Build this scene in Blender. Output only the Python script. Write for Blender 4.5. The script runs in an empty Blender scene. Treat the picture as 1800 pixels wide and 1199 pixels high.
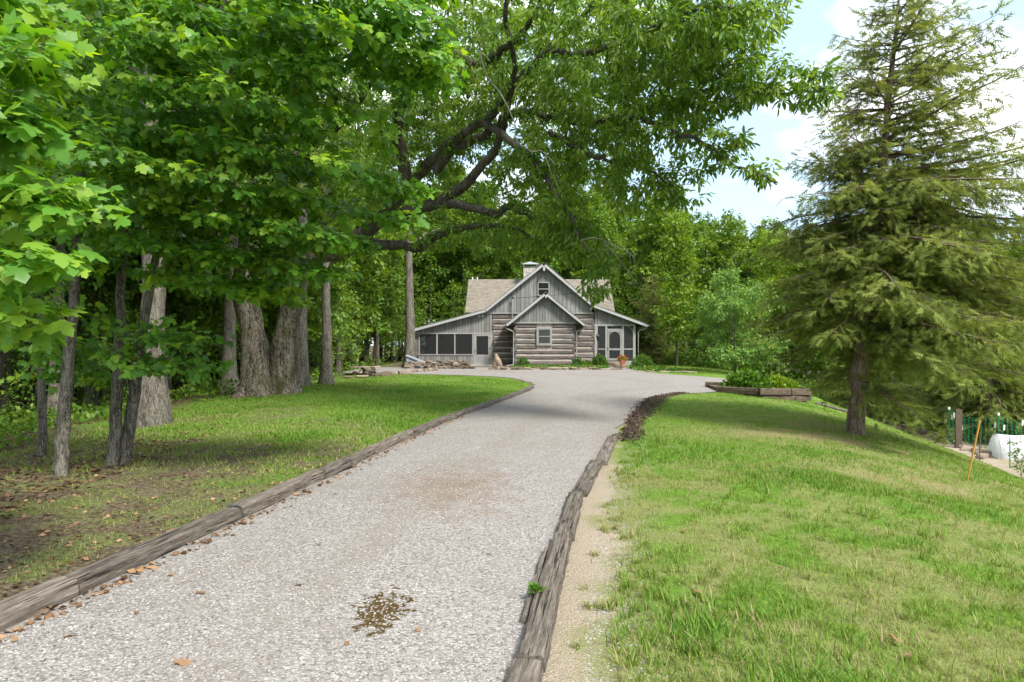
import bpy, bmesh, math, random
import numpy as np
from mathutils import Vector, Matrix

scene = bpy.context.scene
C = scene.collection
R = math.radians
rng = np.random.default_rng(7)
random.seed(7)

# ------------------------------------------------------------------ camera
FPX = 1200.0          # focal length in pixels of the 1800 px wide photograph
CAMZ = 1.75
cam = bpy.data.cameras.new('camera'); cam.sensor_width = 36; cam.lens = 24
cam.clip_end = 3000; cam.clip_start = 0.05
camo = bpy.data.objects.new('camera', cam); C.objects.link(camo)
camo.location = (0, 0, CAMZ); camo.rotation_euler = (R(90), 0, 0)
scene.camera = camo

# ------------------------------------------------------------------ world: sky with clouds
SUNV = Vector((0.52, -0.64, 0.95)).normalized()
world = bpy.data.worlds.new('World'); scene.world = world; world.use_nodes = True
wn = world.node_tree.nodes; wl = world.node_tree.links
wn.clear()
sky = wn.new('ShaderNodeTexSky'); sky.sky_type = 'NISHITA'; sky.sun_disc = False
sky.sun_elevation = math.asin(SUNV.z); sky.sun_rotation = math.atan2(SUNV.x, SUNV.y)
sky.air_density = 1.0; sky.dust_density = 1.2; sky.ozone_density = 1.0
tc = wn.new('ShaderNodeTexCoord')
mp = wn.new('ShaderNodeMapping'); mp.inputs['Scale'].default_value = (1, 1, 2.2)
mp.inputs['Location'].default_value = (0.35, 0.1, 0.0)
wl.new(tc.outputs['Generated'], mp.inputs['Vector'])
cn = wn.new('ShaderNodeTexNoise'); cn.inputs['Scale'].default_value = 2.3
cn.inputs['Detail'].default_value = 7; cn.inputs['Roughness'].default_value = 0.52
wl.new(mp.outputs['Vector'], cn.inputs['Vector'])
cr = wn.new('ShaderNodeValToRGB'); cr.color_ramp.elements[0].position = 0.45; cr.color_ramp.elements[1].position = 0.585
wl.new(cn.outputs['Fac'], cr.inputs['Fac'])
skm = wn.new('ShaderNodeMix'); skm.data_type = 'RGBA'
wl.new(cr.outputs['Color'], skm.inputs['Factor'])
hz = wn.new('ShaderNodeMix'); hz.data_type = 'RGBA'; hz.inputs['Factor'].default_value = 0.62
hz.inputs['B'].default_value = (3.1, 4.1, 4.7, 1); wl.new(sky.outputs['Color'], hz.inputs['A']); wl.new(hz.outputs['Result'], skm.inputs['A'])
skm.inputs['B'].default_value = (6.6, 6.7, 6.9, 1)
bg = wn.new('ShaderNodeBackground'); bg.inputs['Strength'].default_value = 0.12
wl.new(skm.outputs['Result'], bg.inputs['Color'])
wo = wn.new('ShaderNodeOutputWorld'); wl.new(bg.outputs['Background'], wo.inputs['Surface'])

sl = bpy.data.lights.new('sun', 'SUN'); sl.energy = 2.9; sl.angle = R(13.0); sl.color = (1.0, 0.955, 0.88)
so = bpy.data.objects.new('sun', sl); C.objects.link(so)
so.rotation_euler = SUNV.to_track_quat('Z', 'Y').to_euler()

scene.view_settings.view_transform = 'Standard'; scene.view_settings.look = 'None'
scene.view_settings.gamma = 1.0; scene.view_settings.use_curve_mapping = False
scene.view_settings.exposure = 1.38
scene.render.engine = 'CYCLES'
cy = scene.cycles
cy.use_denoising = True
try: cy.denoiser = 'OPENIMAGEDENOISE'
except Exception: pass
cy.max_bounces = 7; cy.diffuse_bounces = 4; cy.glossy_bounces = 2; cy.transmission_bounces = 4; cy.transparent_max_bounces = 8
cy.use_adaptive_sampling = True; cy.adaptive_threshold = 0.02
cy.sample_clamp_indirect = 6

# ------------------------------------------------------------------ small maths
def px(u, v, d):
    """world point seen at photograph pixel (u, v) at depth d"""
    return Vector(((u - 900) * d / FPX, d, CAMZ + (600 - v) * d / FPX))

def smooth(a, b, x):
    t = np.clip((np.asarray(x, float) - a) / (b - a), 0, 1); return t * t * (3 - 2 * t)

_perm = np.random.default_rng(3).random((256, 256))
def vnoise(x, y):
    x = np.asarray(x, float); y = np.asarray(y, float)
    xi = np.floor(x).astype(int); yi = np.floor(y).astype(int)
    fx = x - xi; fy = y - yi
    fx = fx * fx * (3 - 2 * fx); fy = fy * fy * (3 - 2 * fy)
    g = lambda a, b: _perm[a & 255, b & 255]
    return (g(xi, yi) * (1 - fx) + g(xi + 1, yi) * fx) * (1 - fy) + (g(xi, yi + 1) * (1 - fx) + g(xi + 1, yi + 1) * fx) * fy
def fbm(x, y, s, o=3):
    r = 0; a = 0.5; t = 0
    for i in range(o):
        r = r + a * vnoise(np.asarray(x) * s + 17.3 * i + 50, np.asarray(y) * s + 9.1 * i + 80); t += a; a *= 0.5; s *= 2.03
    return r / t

# the drive's edges, as x over y
LY = [-8, 2.6, 4.1, 4.67, 6.67, 8.57, 11.67, 14.2, 16.8, 19, 21, 23.2, 25.3, 28, 32, 33.5, 35, 36.2, 37.0, 38, 42, 60]
LX = [-3.9, -3.3, -3.1, -2.98, -2.67, -2.36, -1.94, -1.5, -0.98, -0.45, 0.0, 0.45, 0.84, 0.9, 0.1, -0.8, -2.7, -5.5, -8, -9.5, -9.5, -9.5]
RY = [-8, 1.2, 3.4, 6.1, 8.2, 9.9, 12, 13.2, 15, 19, 21, 22.4, 23.3, 24, 25.5, 28, 31, 33, 35, 37, 39, 42, 60]
RX = [-1.2, -0.3, 0.08, 0.46, 0.86, 1.3, 1.75, 2.0, 2.55, 3.6, 4.3, 5.2, 6.9, 7.5, 9.8, 10.8, 10.4, 9.6, 8.6, 7.9, 7.6, 7.4, 7.4]
def xl(y): return np.interp(y, LY, LX)
def xr(y): return np.interp(y, RY, RX)

def zfun(x, y):
    x = np.asarray(x, float); y = np.asarray(y, float)
    u = np.maximum(0, x - 1.3 - 0.238 * np.clip(y, 0, 44) - np.maximum(0, y - 44) * 0.02)
    zr = -0.0325 * u * u
    cap = -2.3 - 0.012 * np.maximum(0, u - 10)
    zr = np.maximum(zr, cap)
    w = np.maximum(0, -x - 3.2 - 0.03 * np.maximum(0, y))
    zl = -0.0062 * w * w
    zl = np.maximum(zl, -1.6 - 0.03 * w)
    far = smooth(55, 140, y)
    z = zr + zl
    bump = (fbm(x, y, 0.35, 3) - 0.5) * 0.16 * smooth(0.3, 3.0, np.maximum(x - xr(y), xl(y) - x))
    micro = (fbm(x, y, 2.2, 3) - 0.5) * 0.05 * smooth(0.1, 0.6, np.maximum(x - xr(y), xl(y) - x))
    return np.where(y > 55, z * (1 - 0.3 * far), z) + bump + micro
def zf(x, y): return float(zfun(np.array([x]), np.array([y]))[0])
def on_ground(x, y): return Vector((x, y, zf(x, y)))

# ------------------------------------------------------------------ object helpers
def tag(o, label=None, cat=None, group=None, kind=None):
    if label: o['label'] = label
    if cat: o['category'] = cat
    if group: o['group'] = group
    if kind: o['kind'] = kind
    return o
def empty(name, loc, label, cat, group=None, rz=0):
    o = bpy.data.objects.new(name, None); C.objects.link(o); o.location = loc; o.rotation_euler = (0, 0, rz)
    o.empty_display_size = 0.2
    return tag(o, label, cat, group)
def link(name, me, parent=None, mat=None):
    o = bpy.data.objects.new(name, me); C.objects.link(o)
    if mat is not None and not me.materials: me.materials.append(mat)
    if parent is not None: o.parent = parent
    return o
def mesh_np(name, V, faces, smoothf=False, attrs=None):
    """V (n,3); faces: list of (m,k) index arrays"""
    me = bpy.data.meshes.new(name)
    V = np.ascontiguousarray(V, np.float32)
    me.vertices.add(len(V)); me.vertices.foreach_set('co', V.ravel())
    loops = np.concatenate([f.ravel() for f in faces]).astype(np.int32)
    tot = np.concatenate([np.full(len(f), f.shape[1]) for f in faces])
    start = np.concatenate([[0], np.cumsum(tot)[:-1]]).astype(np.int32)
    me.loops.add(len(loops)); me.loops.foreach_set('vertex_index', loops)
    me.polygons.add(len(tot)); me.polygons.foreach_set('loop_start', start)
    if smoothf: me.polygons.foreach_set('use_smooth', np.ones(len(tot), bool))
    me.update(calc_edges=True)
    for k, a in (attrs or {}).items():
        at = me.attributes.new(k, 'FLOAT', 'POINT'); at.data.foreach_set('value', np.ascontiguousarray(a, np.float32))
    return me
class MB:
    """collects simple solids into one mesh, in world coordinates relative to an origin"""
    def __init__(s, org=(0, 0, 0)): s.v = []; s.f = []; s.o = Vector(org)
    def add(s, vs, fs):
        n = len(s.v); s.v += [tuple(Vector(v) - s.o) for v in vs]; s.f += [tuple(i + n for i in f) for f in fs]; return s
    def box(s, x0, x1, y0, y1, z0, z1):
        return s.add([(x0, y0, z0), (x1, y0, z0), (x1, y1, z0), (x0, y1, z0), (x0, y0, z1), (x1, y0, z1), (x1, y1, z1), (x0, y1, z1)],
                     [(0, 3, 2, 1), (4, 5, 6, 7), (0, 1, 5, 4), (1, 2, 6, 5), (2, 3, 7, 6), (3, 0, 4, 7)])
    def prism(s, poly, y0, y1):
        """polygon in x,z extruded along y"""
        n = len(poly)
        vs = [(p[0], y0, p[1]) for p in poly] + [(p[0], y1, p[1]) for p in poly]
        fs = [tuple(range(n)), tuple(range(2 * n - 1, n - 1, -1))] + [(i, i + n, (i + 1) % n + n, (i + 1) % n) for i in range(n)]
        return s.add(vs, fs)
    def beam(s, a, b, w, h, up=(0, 0, 1)):
        a = Vector(a); b = Vector(b); t = (b - a).normalized(); r = t.cross(Vector(up)).normalized(); n = r.cross(t)
        vs = [p + r * (sx * w / 2) + n * (sz * h / 2) for p in (a, b) for sx, sz in ((-1, -1), (1, -1), (1, 1), (-1, 1))]
        return s.add(vs, [(0, 1, 2, 3), (7, 6, 5, 4), (0, 4, 5, 1), (1, 5, 6, 2), (2, 6, 7, 3), (3, 7, 4, 0)])
    def tube(s, pts, r, n=8):
        V, F = tube_np([Vector(p) for p in pts], [r] * len(pts) if not hasattr(r, '__len__') else r, n)
        return s.add([tuple(v) for v in V], [tuple(f) for f in F])
    def build(s, name, mat, parent=None, bevel=0, smoothf=False):
        me = bpy.data.meshes.new(name); me.from_pydata(s.v, [], s.f); me.update()
        if bevel or True:
            bm = bmesh.new(); bm.from_mesh(me)
            bmesh.ops.recalc_face_normals(bm, faces=bm.faces)
            if bevel: bmesh.ops.bevel(bm, geom=list(bm.edges), offset=bevel, segments=1, affect='EDGES')
            bm.to_mesh(me); bm.free()
        if smoothf:
            for p in me.polygons: p.use_smooth = True
        return link(name, me, parent, mat)
def tube_np(pts, rad, sides, lobes=None):
    P = np.array([tuple(p) for p in pts], float); k = len(P)
    T = np.gradient(P, axis=0); T /= np.linalg.norm(T, axis=1)[:, None] + 1e-9
    ref = np.array([0, 0, 1.0]) if abs(T[0, 2]) < 0.9 else np.array([1.0, 0, 0])
    A = np.cross(T, ref); A /= np.linalg.norm(A, axis=1)[:, None] + 1e-9
    B = np.cross(T, A)
    th = np.linspace(0, 2 * np.pi, sides, endpoint=False)
    rr = np.asarray(rad, float)[:, None] * np.ones(sides)[None]
    if lobes is not None: rr = rr * lobes(np.arange(k)[:, None], th[None], P)
    V = P[:, None] + rr[..., None] * (np.cos(th)[None, :, None] * A[:, None] + np.sin(th)[None, :, None] * B[:, None])
    i = np.arange(k - 1)[:, None] * sides; j = np.arange(sides)[None]
    F = np.stack([i + j, i + (j + 1) % sides, i + sides + (j + 1) % sides, i + sides + j], -1).reshape(-1, 4)
    return V.reshape(-1, 3), F

# ------------------------------------------------------------------ materials
def newmat(name):
    m = bpy.data.materials.new(name); m.use_nodes = True
    n = m.node_tree.nodes; l = m.node_tree.links
    return m, n, l, n['Principled BSDF']
def ramp(n, stops):
    r = n.new('ShaderNodeValToRGB'); e = r.color_ramp.elements
    while len(e) < len(stops): e.new(0.5)
    for i, (p, c) in enumerate(stops): e[i].position = p; e[i].color = (*c, 1) if len(c) == 3 else c
    return r
def texvec(n, l, scale=(1, 1, 1), coord='Object'):
    t = n.new('ShaderNodeTexCoord'); m = n.new('ShaderNodeMapping'); m.inputs['Scale'].default_value = scale
    l.new(t.outputs[coord], m.inputs['Vector']); return m.outputs['Vector']
def noise(n, l, vec, scale, detail=4, rough=0.6):
    t = n.new('ShaderNodeTexNoise'); t.inputs['Scale'].default_value = scale; t.inputs['Detail'].default_value = detail
    t.inputs['Roughness'].default_value = rough
    if vec is not None: l.new(vec, t.inputs['Vector'])
    return t.outputs['Fac']
def bump(n, l, h, bsdf, strength=0.5, dist=0.02):
    b = n.new('ShaderNodeBump'); b.inputs['Strength'].default_value = strength; b.inputs['Distance'].default_value = dist
    l.new(h, b.inputs['Height']); l.new(b.outputs['Normal'], bsdf.inputs['Normal']); return b
def mixc(n, l, f, a, b):
    m = n.new('ShaderNodeMix'); m.data_type = 'RGBA'
    for s, x in (('Factor', f), ('A', a), ('B', b)):
        if isinstance(x, (tuple, list)): m.inputs[s].default_value = (*x, 1)
        elif isinstance(x, (int, float)): m.inputs[s].default_value = x
        else: l.new(x, m.inputs[s])
    return m.outputs['Result']
def math_(n, l, op, a, b=None):
    m = n.new('ShaderNodeMath'); m.operation = op
    for i, x in enumerate((a, b)):
        if x is None: continue
        if isinstance(x, (int, float)): m.inputs[i].default_value = x
        else: l.new(x, m.inputs[i])
    return m.outputs[0]
def attr(n, name):
    a = n.new('ShaderNodeAttribute'); a.attribute_name = name; return a.outputs['Fac']

def leaf_mat(name, dark, mid, light, trans=0.35, rough=0.5, spec=0.3):
    m, n, l, b = newmat(name)
    r = ramp(n, [(0.0, dark), (0.5, mid), (1.0, light)]); l.new(attr(n, 'tint'), r.inputs['Fac'])
    l.new(r.outputs['Color'], b.inputs['Base Color']); b.inputs['Roughness'].default_value = rough
    b.inputs['Specular IOR Level'].default_value = spec
    t = n.new('ShaderNodeBsdfTranslucent')
    hs = n.new('ShaderNodeHueSaturation'); hs.inputs['Hue'].default_value = 0.48; hs.inputs['Saturation'].default_value = 1.1; hs.inputs['Value'].default_value = 1.35
    l.new(r.outputs['Color'], hs.inputs['Color']); l.new(hs.outputs['Color'], t.inputs['Color'])
    mx = n.new('ShaderNodeMixShader'); mx.inputs[0].default_value = trans
    l.new(b.outputs[0], mx.inputs[1]); l.new(t.outputs[0], mx.inputs[2])
    l.new(mx.outputs[0], n['Material Output'].inputs['Surface'])
    return m
def plain(name, col, rough=0.7, var=0.25, scale=3.0, bumpd=0.0, metallic=0, stretch=(1, 1, 1), spec=0.3):
    m, n, l, b = newmat(name)
    v = texvec(n, l, stretch)
    f = noise(n, l, v, scale, 5, 0.65)
    c = tuple(x * (1 - var) for x in col); d = tuple(min(1, x * (1 + var)) for x in col)
    r = ramp(n, [(0.3, c), (0.7, d)]); l.new(f, r.inputs['Fac']); l.new(r.outputs['Color'], b.inputs['Base Color'])
    b.inputs['Roughness'].default_value = rough; b.inputs['Metallic'].default_value = metallic; b.inputs['Specular IOR Level'].default_value = spec
    if bumpd: bump(n, l, noise(n, l, v, scale * 4, 5, 0.7), b, 0.7, bumpd)
    return m
def bark_mat(name, c0, c1, c2, sc=5.0, stretch=(1, 1, 0.22), depth=0.03, moss=0.0):
    m, n, l, b = newmat(name)
    v = texvec(n, l, stretch)
    f = noise(n, l, v, sc, 6, 0.68)
    vo = n.new('ShaderNodeTexVoronoi'); vo.feature = 'DISTANCE_TO_EDGE'; vo.inputs['Scale'].default_value = sc * 4.2
    nv = n.new('ShaderNodeTexNoise'); nv.inputs['Scale'].default_value = sc * 1.5; l.new(v, nv.inputs['Vector'])
    va = n.new('ShaderNodeVectorMath'); va.operation = 'MULTIPLY_ADD'; l.new(nv.outputs['Color'], va.inputs[0]); va.inputs[1].default_value = (0.35, 0.35, 0.35); l.new(v, va.inputs[2])
    l.new(va.outputs[0], vo.inputs['Vector'])
    f9 = noise(n, l, v, sc * 4, 5, 0.75)
    h = math_(n, l, 'ADD', math_(n, l, 'ADD', math_(n, l, 'MULTIPLY', f, 0.5), math_(n, l, 'MULTIPLY', f9, 0.4)), math_(n, l, 'MULTIPLY', math_(n, l, 'MINIMUM', vo.outputs['Distance'], 0.22), 0.75))
    r = ramp(n, [(0.42, c0), (0.52, c1), (0.64, c2)]); l.new(h, r.inputs['Fac'])
    col = r.outputs['Color']
    big = noise(n, l, texvec(n, l, (1, 1, 0.5)), 1.7, 3, 0.6)
    if moss:
        mr = ramp(n, [(0.62 - moss * 0.2, (0, 0, 0)), (0.72, (1, 1, 1))]); l.new(big, mr.inputs['Fac'])
        col = mixc(n, l, mr.outputs['Color'], col, (0.06, 0.065, 0.02))
    lich = noise(n, l, texvec(n, l), 9, 4, 0.7)
    lr = ramp(n, [(0.60, (0, 0, 0)), (0.72, (0.6, 0.6, 0.6))]); l.new(lich, lr.inputs['Fac'])
    col = mixc(n, l, lr.outputs['Color'], col, tuple(x * 1.25 for x in c2))
    l.new(col, b.inputs['Base Color']); b.inputs['Roughness'].default_value = 0.9; b.inputs['Specular IOR Level'].default_value = 0.15
    bump(n, l, h, b, 0.9, depth)
    return m
def wood_mat(name, c0, c1, c2, stretch, sc=4.0, depth=0.01, rough=0.85, crack=0.0):
    """weathered wood with its grain along the axis whose stretch is smallest"""
    m, n, l, b = newmat(name)
    v = texvec(n, l, stretch)
    oi = n.new('ShaderNodeObjectInfo')
    ad = n.new('ShaderNodeVectorMath'); ad.operation = 'ADD'; l.new(v, ad.inputs[0])
    cmb = n.new('ShaderNodeCombineXYZ'); 
    for i in range(3): l.new(math_(n, l, 'MULTIPLY', oi.outputs['Random'], 37.0 + i * 11), cmb.inputs[i])
    l.new(cmb.outputs[0], ad.inputs[1]); v = ad.outputs[0]
    f = noise(n, l, v, sc, 6, 0.7)
    f2 = noise(n, l, v, sc * 5, 4, 0.7)
    h = math_(n, l, 'ADD', math_(n, l, 'MULTIPLY', f, 0.65), math_(n, l, 'MULTIPLY', f2, 0.35))
    r = ramp(n, [(0.30, c0), (0.5, c1), (0.72, c2)]); l.new(h, r.inputs['Fac'])
    hs = n.new('ShaderNodeHueSaturation'); l.new(r.outputs['Color'], hs.inputs['Color'])
    l.new(math_(n, l, 'ADD', math_(n, l, 'MULTIPLY', oi.outputs['Random'], 0.35), 0.82), hs.inputs['Value'])
    cv = n.new('ShaderNodeMapping'); cv.inputs['Scale'].default_value = (2.2, 0.55, 2.2) if stretch[1] < stretch[0] else (1.6, 1.6, 1.6); l.new(v, cv.inputs['Vector'])
    ck = noise(n, l, cv.outputs[0], sc * 0.8, 3, 0.55)
    ckr = ramp(n, [(0.595, (0, 0, 0)), (0.64, (1, 1, 1))]); l.new(ck, ckr.inputs['Fac'])
    cl = mixc(n, l, math_(n, l, 'MULTIPLY', ckr.outputs['Color'], crack), hs.outputs['Color'], tuple(x * 0.6 for x in c0))
    l.new(cl, b.inputs['Base Color']); b.inputs['Roughness'].default_value = rough; b.inputs['Specular IOR Level'].default_value = 0.2
    bump(n, l, math_(n, l, 'SUBTRACT', h, math_(n, l, 'MULTIPLY', ckr.outputs['Color'], crack * 0.6)), b, 0.8, depth)
    return m

M = {}
M['maple_leaf'] = leaf_mat('maple_leaf', (0.052, 0.15, 0.018), (0.11, 0.275, 0.030), (0.24, 0.39, 0.042), 0.5, 0.42, 0.4)
M['oak_leaf'] = leaf_mat('oak_leaf', (0.052, 0.125, 0.016), (0.12, 0.235, 0.028), (0.24, 0.35, 0.05), 0.5, 0.45, 0.4)
M['wood_leaf'] = leaf_mat('wood_leaf', (0.045, 0.110, 0.015), (0.105, 0.205, 0.023), (0.21, 0.31, 0.034), 0.44, 0.5)
M['lime_leaf'] = leaf_mat('lime_leaf', (0.07, 0.15, 0.016), (0.15, 0.26, 0.02), (0.27, 0.36, 0.03), 0.40, 0.5)
M['pale_leaf'] = leaf_mat('pale_leaf', (0.075, 0.165, 0.032), (0.155, 0.28, 0.052), (0.25, 0.38, 0.085), 0.36, 0.5)
M['cedar_leaf'] = leaf_mat('cedar_leaf', (0.085, 0.112, 0.024), (0.175, 0.225, 0.046), (0.29, 0.335, 0.09), 0.42, 0.7, 0.15)
M['grass'] = leaf_mat('grass', (0.34, 0.275, 0.14), (0.165, 0.25, 0.036), (0.065, 0.175, 0.016), 0.32, 0.6, 0.2)
M['box_leaf'] = leaf_mat('box_leaf', (0.03, 0.085, 0.012), (0.06, 0.15, 0.015), (0.12, 0.23, 0.02), 0.3, 0.4)
M['litter'] = leaf_mat('litter', (0.055, 0.034, 0.02), (0.17, 0.10, 0.055), (0.36, 0.22, 0.12), 0.15, 0.8, 0.1)
M['flower'] = leaf_mat('flower', (0.5, 0.03, 0.03), (0.7, 0.35, 0.03), (0.75, 0.6, 0.25), 0.2, 0.6)
M['oak_bark'] = bark_mat('oak_bark', (0.035, 0.028, 0.021), (0.125, 0.102, 0.078), (0.29, 0.245, 0.195), 4, moss=0.6, depth=0.05)
M['limb_bark'] = bark_mat('limb_bark', (0.03, 0.026, 0.022), (0.075, 0.065, 0.053), (0.16, 0.14, 0.115), 7, depth=0.03, moss=0.2)
M['grey_bark'] = bark_mat('grey_bark', (0.04, 0.036, 0.028), (0.10, 0.09, 0.071), (0.20, 0.187, 0.15), 7, depth=0.015)
M['dark_bark'] = bark_mat('dark_bark', (0.04, 0.035, 0.028), (0.10, 0.088, 0.070), (0.20, 0.18, 0.15), 6, depth=0.03)
M['cedar_bark'] = bark_mat('cedar_bark', (0.05, 0.035, 0.025), (0.15, 0.105, 0.075), (0.28, 0.22, 0.17), 9, (1, 1, 0.08), 0.02)
M['dead_twig'] = plain('dead_twig', (0.30, 0.27, 0.23), 0.9, 0.3)
M['timber'] = wood_mat('timber', (0.014, 0.011, 0.009), (0.125, 0.105, 0.085), (0.30, 0.262, 0.222), (13, 0.9, 13), 3.0, 0.016, crack=0.9)
M['old_timber'] = wood_mat('old_timber', (0.025, 0.018, 0.014), (0.095, 0.07, 0.052), (0.20, 0.155, 0.12), (11, 0.8, 11), 3.0, 0.012, crack=0.8)
M['log'] = wood_mat('log', (0.028, 0.025, 0.022), (0.115, 0.102, 0.094), (0.27, 0.25, 0.235), (0.8, 9, 9), 3.0, 0.02)
M['board'] = wood_mat('board', (0.10, 0.10, 0.094), (0.19, 0.192, 0.182), (0.27, 0.272, 0.26), (5, 5, 0.35), 2.5, 0.004)
M['trim'] = wood_mat('trim', (0.17, 0.167, 0.155), (0.25, 0.247, 0.232), (0.32, 0.317, 0.30), (2, 2, 2), 2.5, 0.002)
M['chink'] = plain('chink', (0.40, 0.345, 0.295), 0.95, 0.22, 4, 0.01)
M['fascia'] = plain('fascia', (0.32, 0.325, 0.32), 0.6, 0.1, 2)
M['drip_edge'] = plain('drip_edge', (0.10, 0.095, 0.09), 0.6, 0.2, 2)
M['metal'] = plain('metal', (0.40, 0.41, 0.41), 0.45, 0.12, 3, metallic=0.6)
M['hatch_metal'] = plain('hatch_metal', (0.24, 0.28, 0.31), 0.5, 0.15, 2)
M['iron'] = plain('iron', (0.05, 0.05, 0.05), 0.6, 0.3, 6)
M['white'] = plain('white', (0.62, 0.62, 0.60), 0.8, 0.14, 6)
M['terracotta'] = plain('terracotta', (0.50, 0.20, 0.12), 0.8, 0.15, 6)
M['stake'] = plain('stake', (0.36, 0.18, 0.03), 0.6, 0.2, 12)
M['green_post'] = plain('green_post', (0.02, 0.16, 0.09), 0.5, 0.2, 8)
M['net'] = plain('net', (0.01, 0.20, 0.09), 0.6, 0.2, 8)
M['rubber'] = plain('rubber', (0.02, 0.02, 0.02), 0.6, 0.2, 3)
M['floor'] = plain('floor', (0.20, 0.16, 0.12), 0.8, 0.2, 3)
M['curtain'] = plain('curtain', (0.38, 0.40, 0.42), 0.9, 0.25, 2, 0, 0, (9, 1, 0.1))

def stone_mat(name, a, b_, c):
    m, n, l, b = newmat(name)
    oi = n.new('ShaderNodeObjectInfo')
    r = ramp(n, [(0.0, a), (0.5, b_), (1.0, c)]); l.new(oi.outputs['Random'], r.inputs['Fac'])
    f = noise(n, l, texvec(n, l), 9, 6, 0.7)
    v = n.new('ShaderNodeHueSaturation'); l.new(r.outputs['Color'], v.inputs['Color'])
    l.new(math_(n, l, 'ADD', math_(n, l, 'MULTIPLY', f, 1.1), 0.45), v.inputs['Value'])
    l.new(v.outputs['Color'], b.inputs['Base Color']); b.inputs['Roughness'].default_value = 0.9
    bump(n, l, f, b, 0.8, 0.03)
    return m
M['stone'] = stone_mat('stone', (0.10, 0.075, 0.055), (0.20, 0.155, 0.115), (0.33, 0.265, 0.20))
M['pale_stone'] = stone_mat('pale_stone', (0.36, 0.33, 0.29), (0.45, 0.42, 0.38), (0.54, 0.50, 0.45))

# glass and insect screen
def glass_mat(name, col, rough, alpha):
    m, n, l, b = newmat(name)
    b.inputs['Base Color'].default_value = (*col, 1); b.inputs['Roughness'].default_value = rough
    b.inputs['Specular IOR Level'].default_value = 0.6
    if alpha < 1:
        t = n.new('ShaderNodeBsdfTransparent'); mx = n.new('ShaderNodeMixShader'); mx.inputs[0].default_value = alpha
        l.new(t.outputs[0], mx.inputs[1]); l.new(b.outputs[0], mx.inputs[2]); l.new(mx.outputs[0], n['Material Output'].inputs['Surface'])
    return m
M['glass'] = glass_mat('glass', (0.012, 0.016, 0.014), 0.04, 1.0)
M['screen'] = glass_mat('screen', (0.012, 0.013, 0.014), 0.5, 0.55)

# roof shingles
def shingle_mat():
    m, n, l, b = newmat('shingles')
    t = n.new('ShaderNodeTexCoord')
    br = n.new('ShaderNodeTexBrick'); br.inputs['Scale'].default_value = 1.0
    br.inputs['Brick Width'].default_value = 0.30; br.inputs['Row Height'].default_value = 0.14; br.inputs['Mortar Size'].default_value = 0.012
    br.inputs['Color1'].default_value = (0.150, 0.135, 0.110, 1); br.inputs['Color2'].default_value = (0.225, 0.204, 0.168, 1); br.inputs['Mortar'].default_value = (0.13, 0.10, 0.08, 1)
    br.offset = 0.5
    l.new(t.outputs['UV'], br.inputs['Vector'])
    f = noise(n, l, texvec(n, l), 2.5, 5, 0.7)
    v = n.new('ShaderNodeHueSaturation'); l.new(br.outputs['Color'], v.inputs['Color'])
    l.new(math_(n, l, 'ADD', math_(n, l, 'MULTIPLY', f, 0.7), 0.65), v.inputs['Value'])
    l.new(v.outputs['Color'], b.inputs['Base Color']); b.inputs['Roughness'].default_value = 0.95; b.inputs['Specular IOR Level'].default_value = 0.1
    bump(n, l, br.outputs['Fac'], b, 0.6, 0.01).invert = True
    return m
M['shingles'] = shingle_mat()

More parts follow.
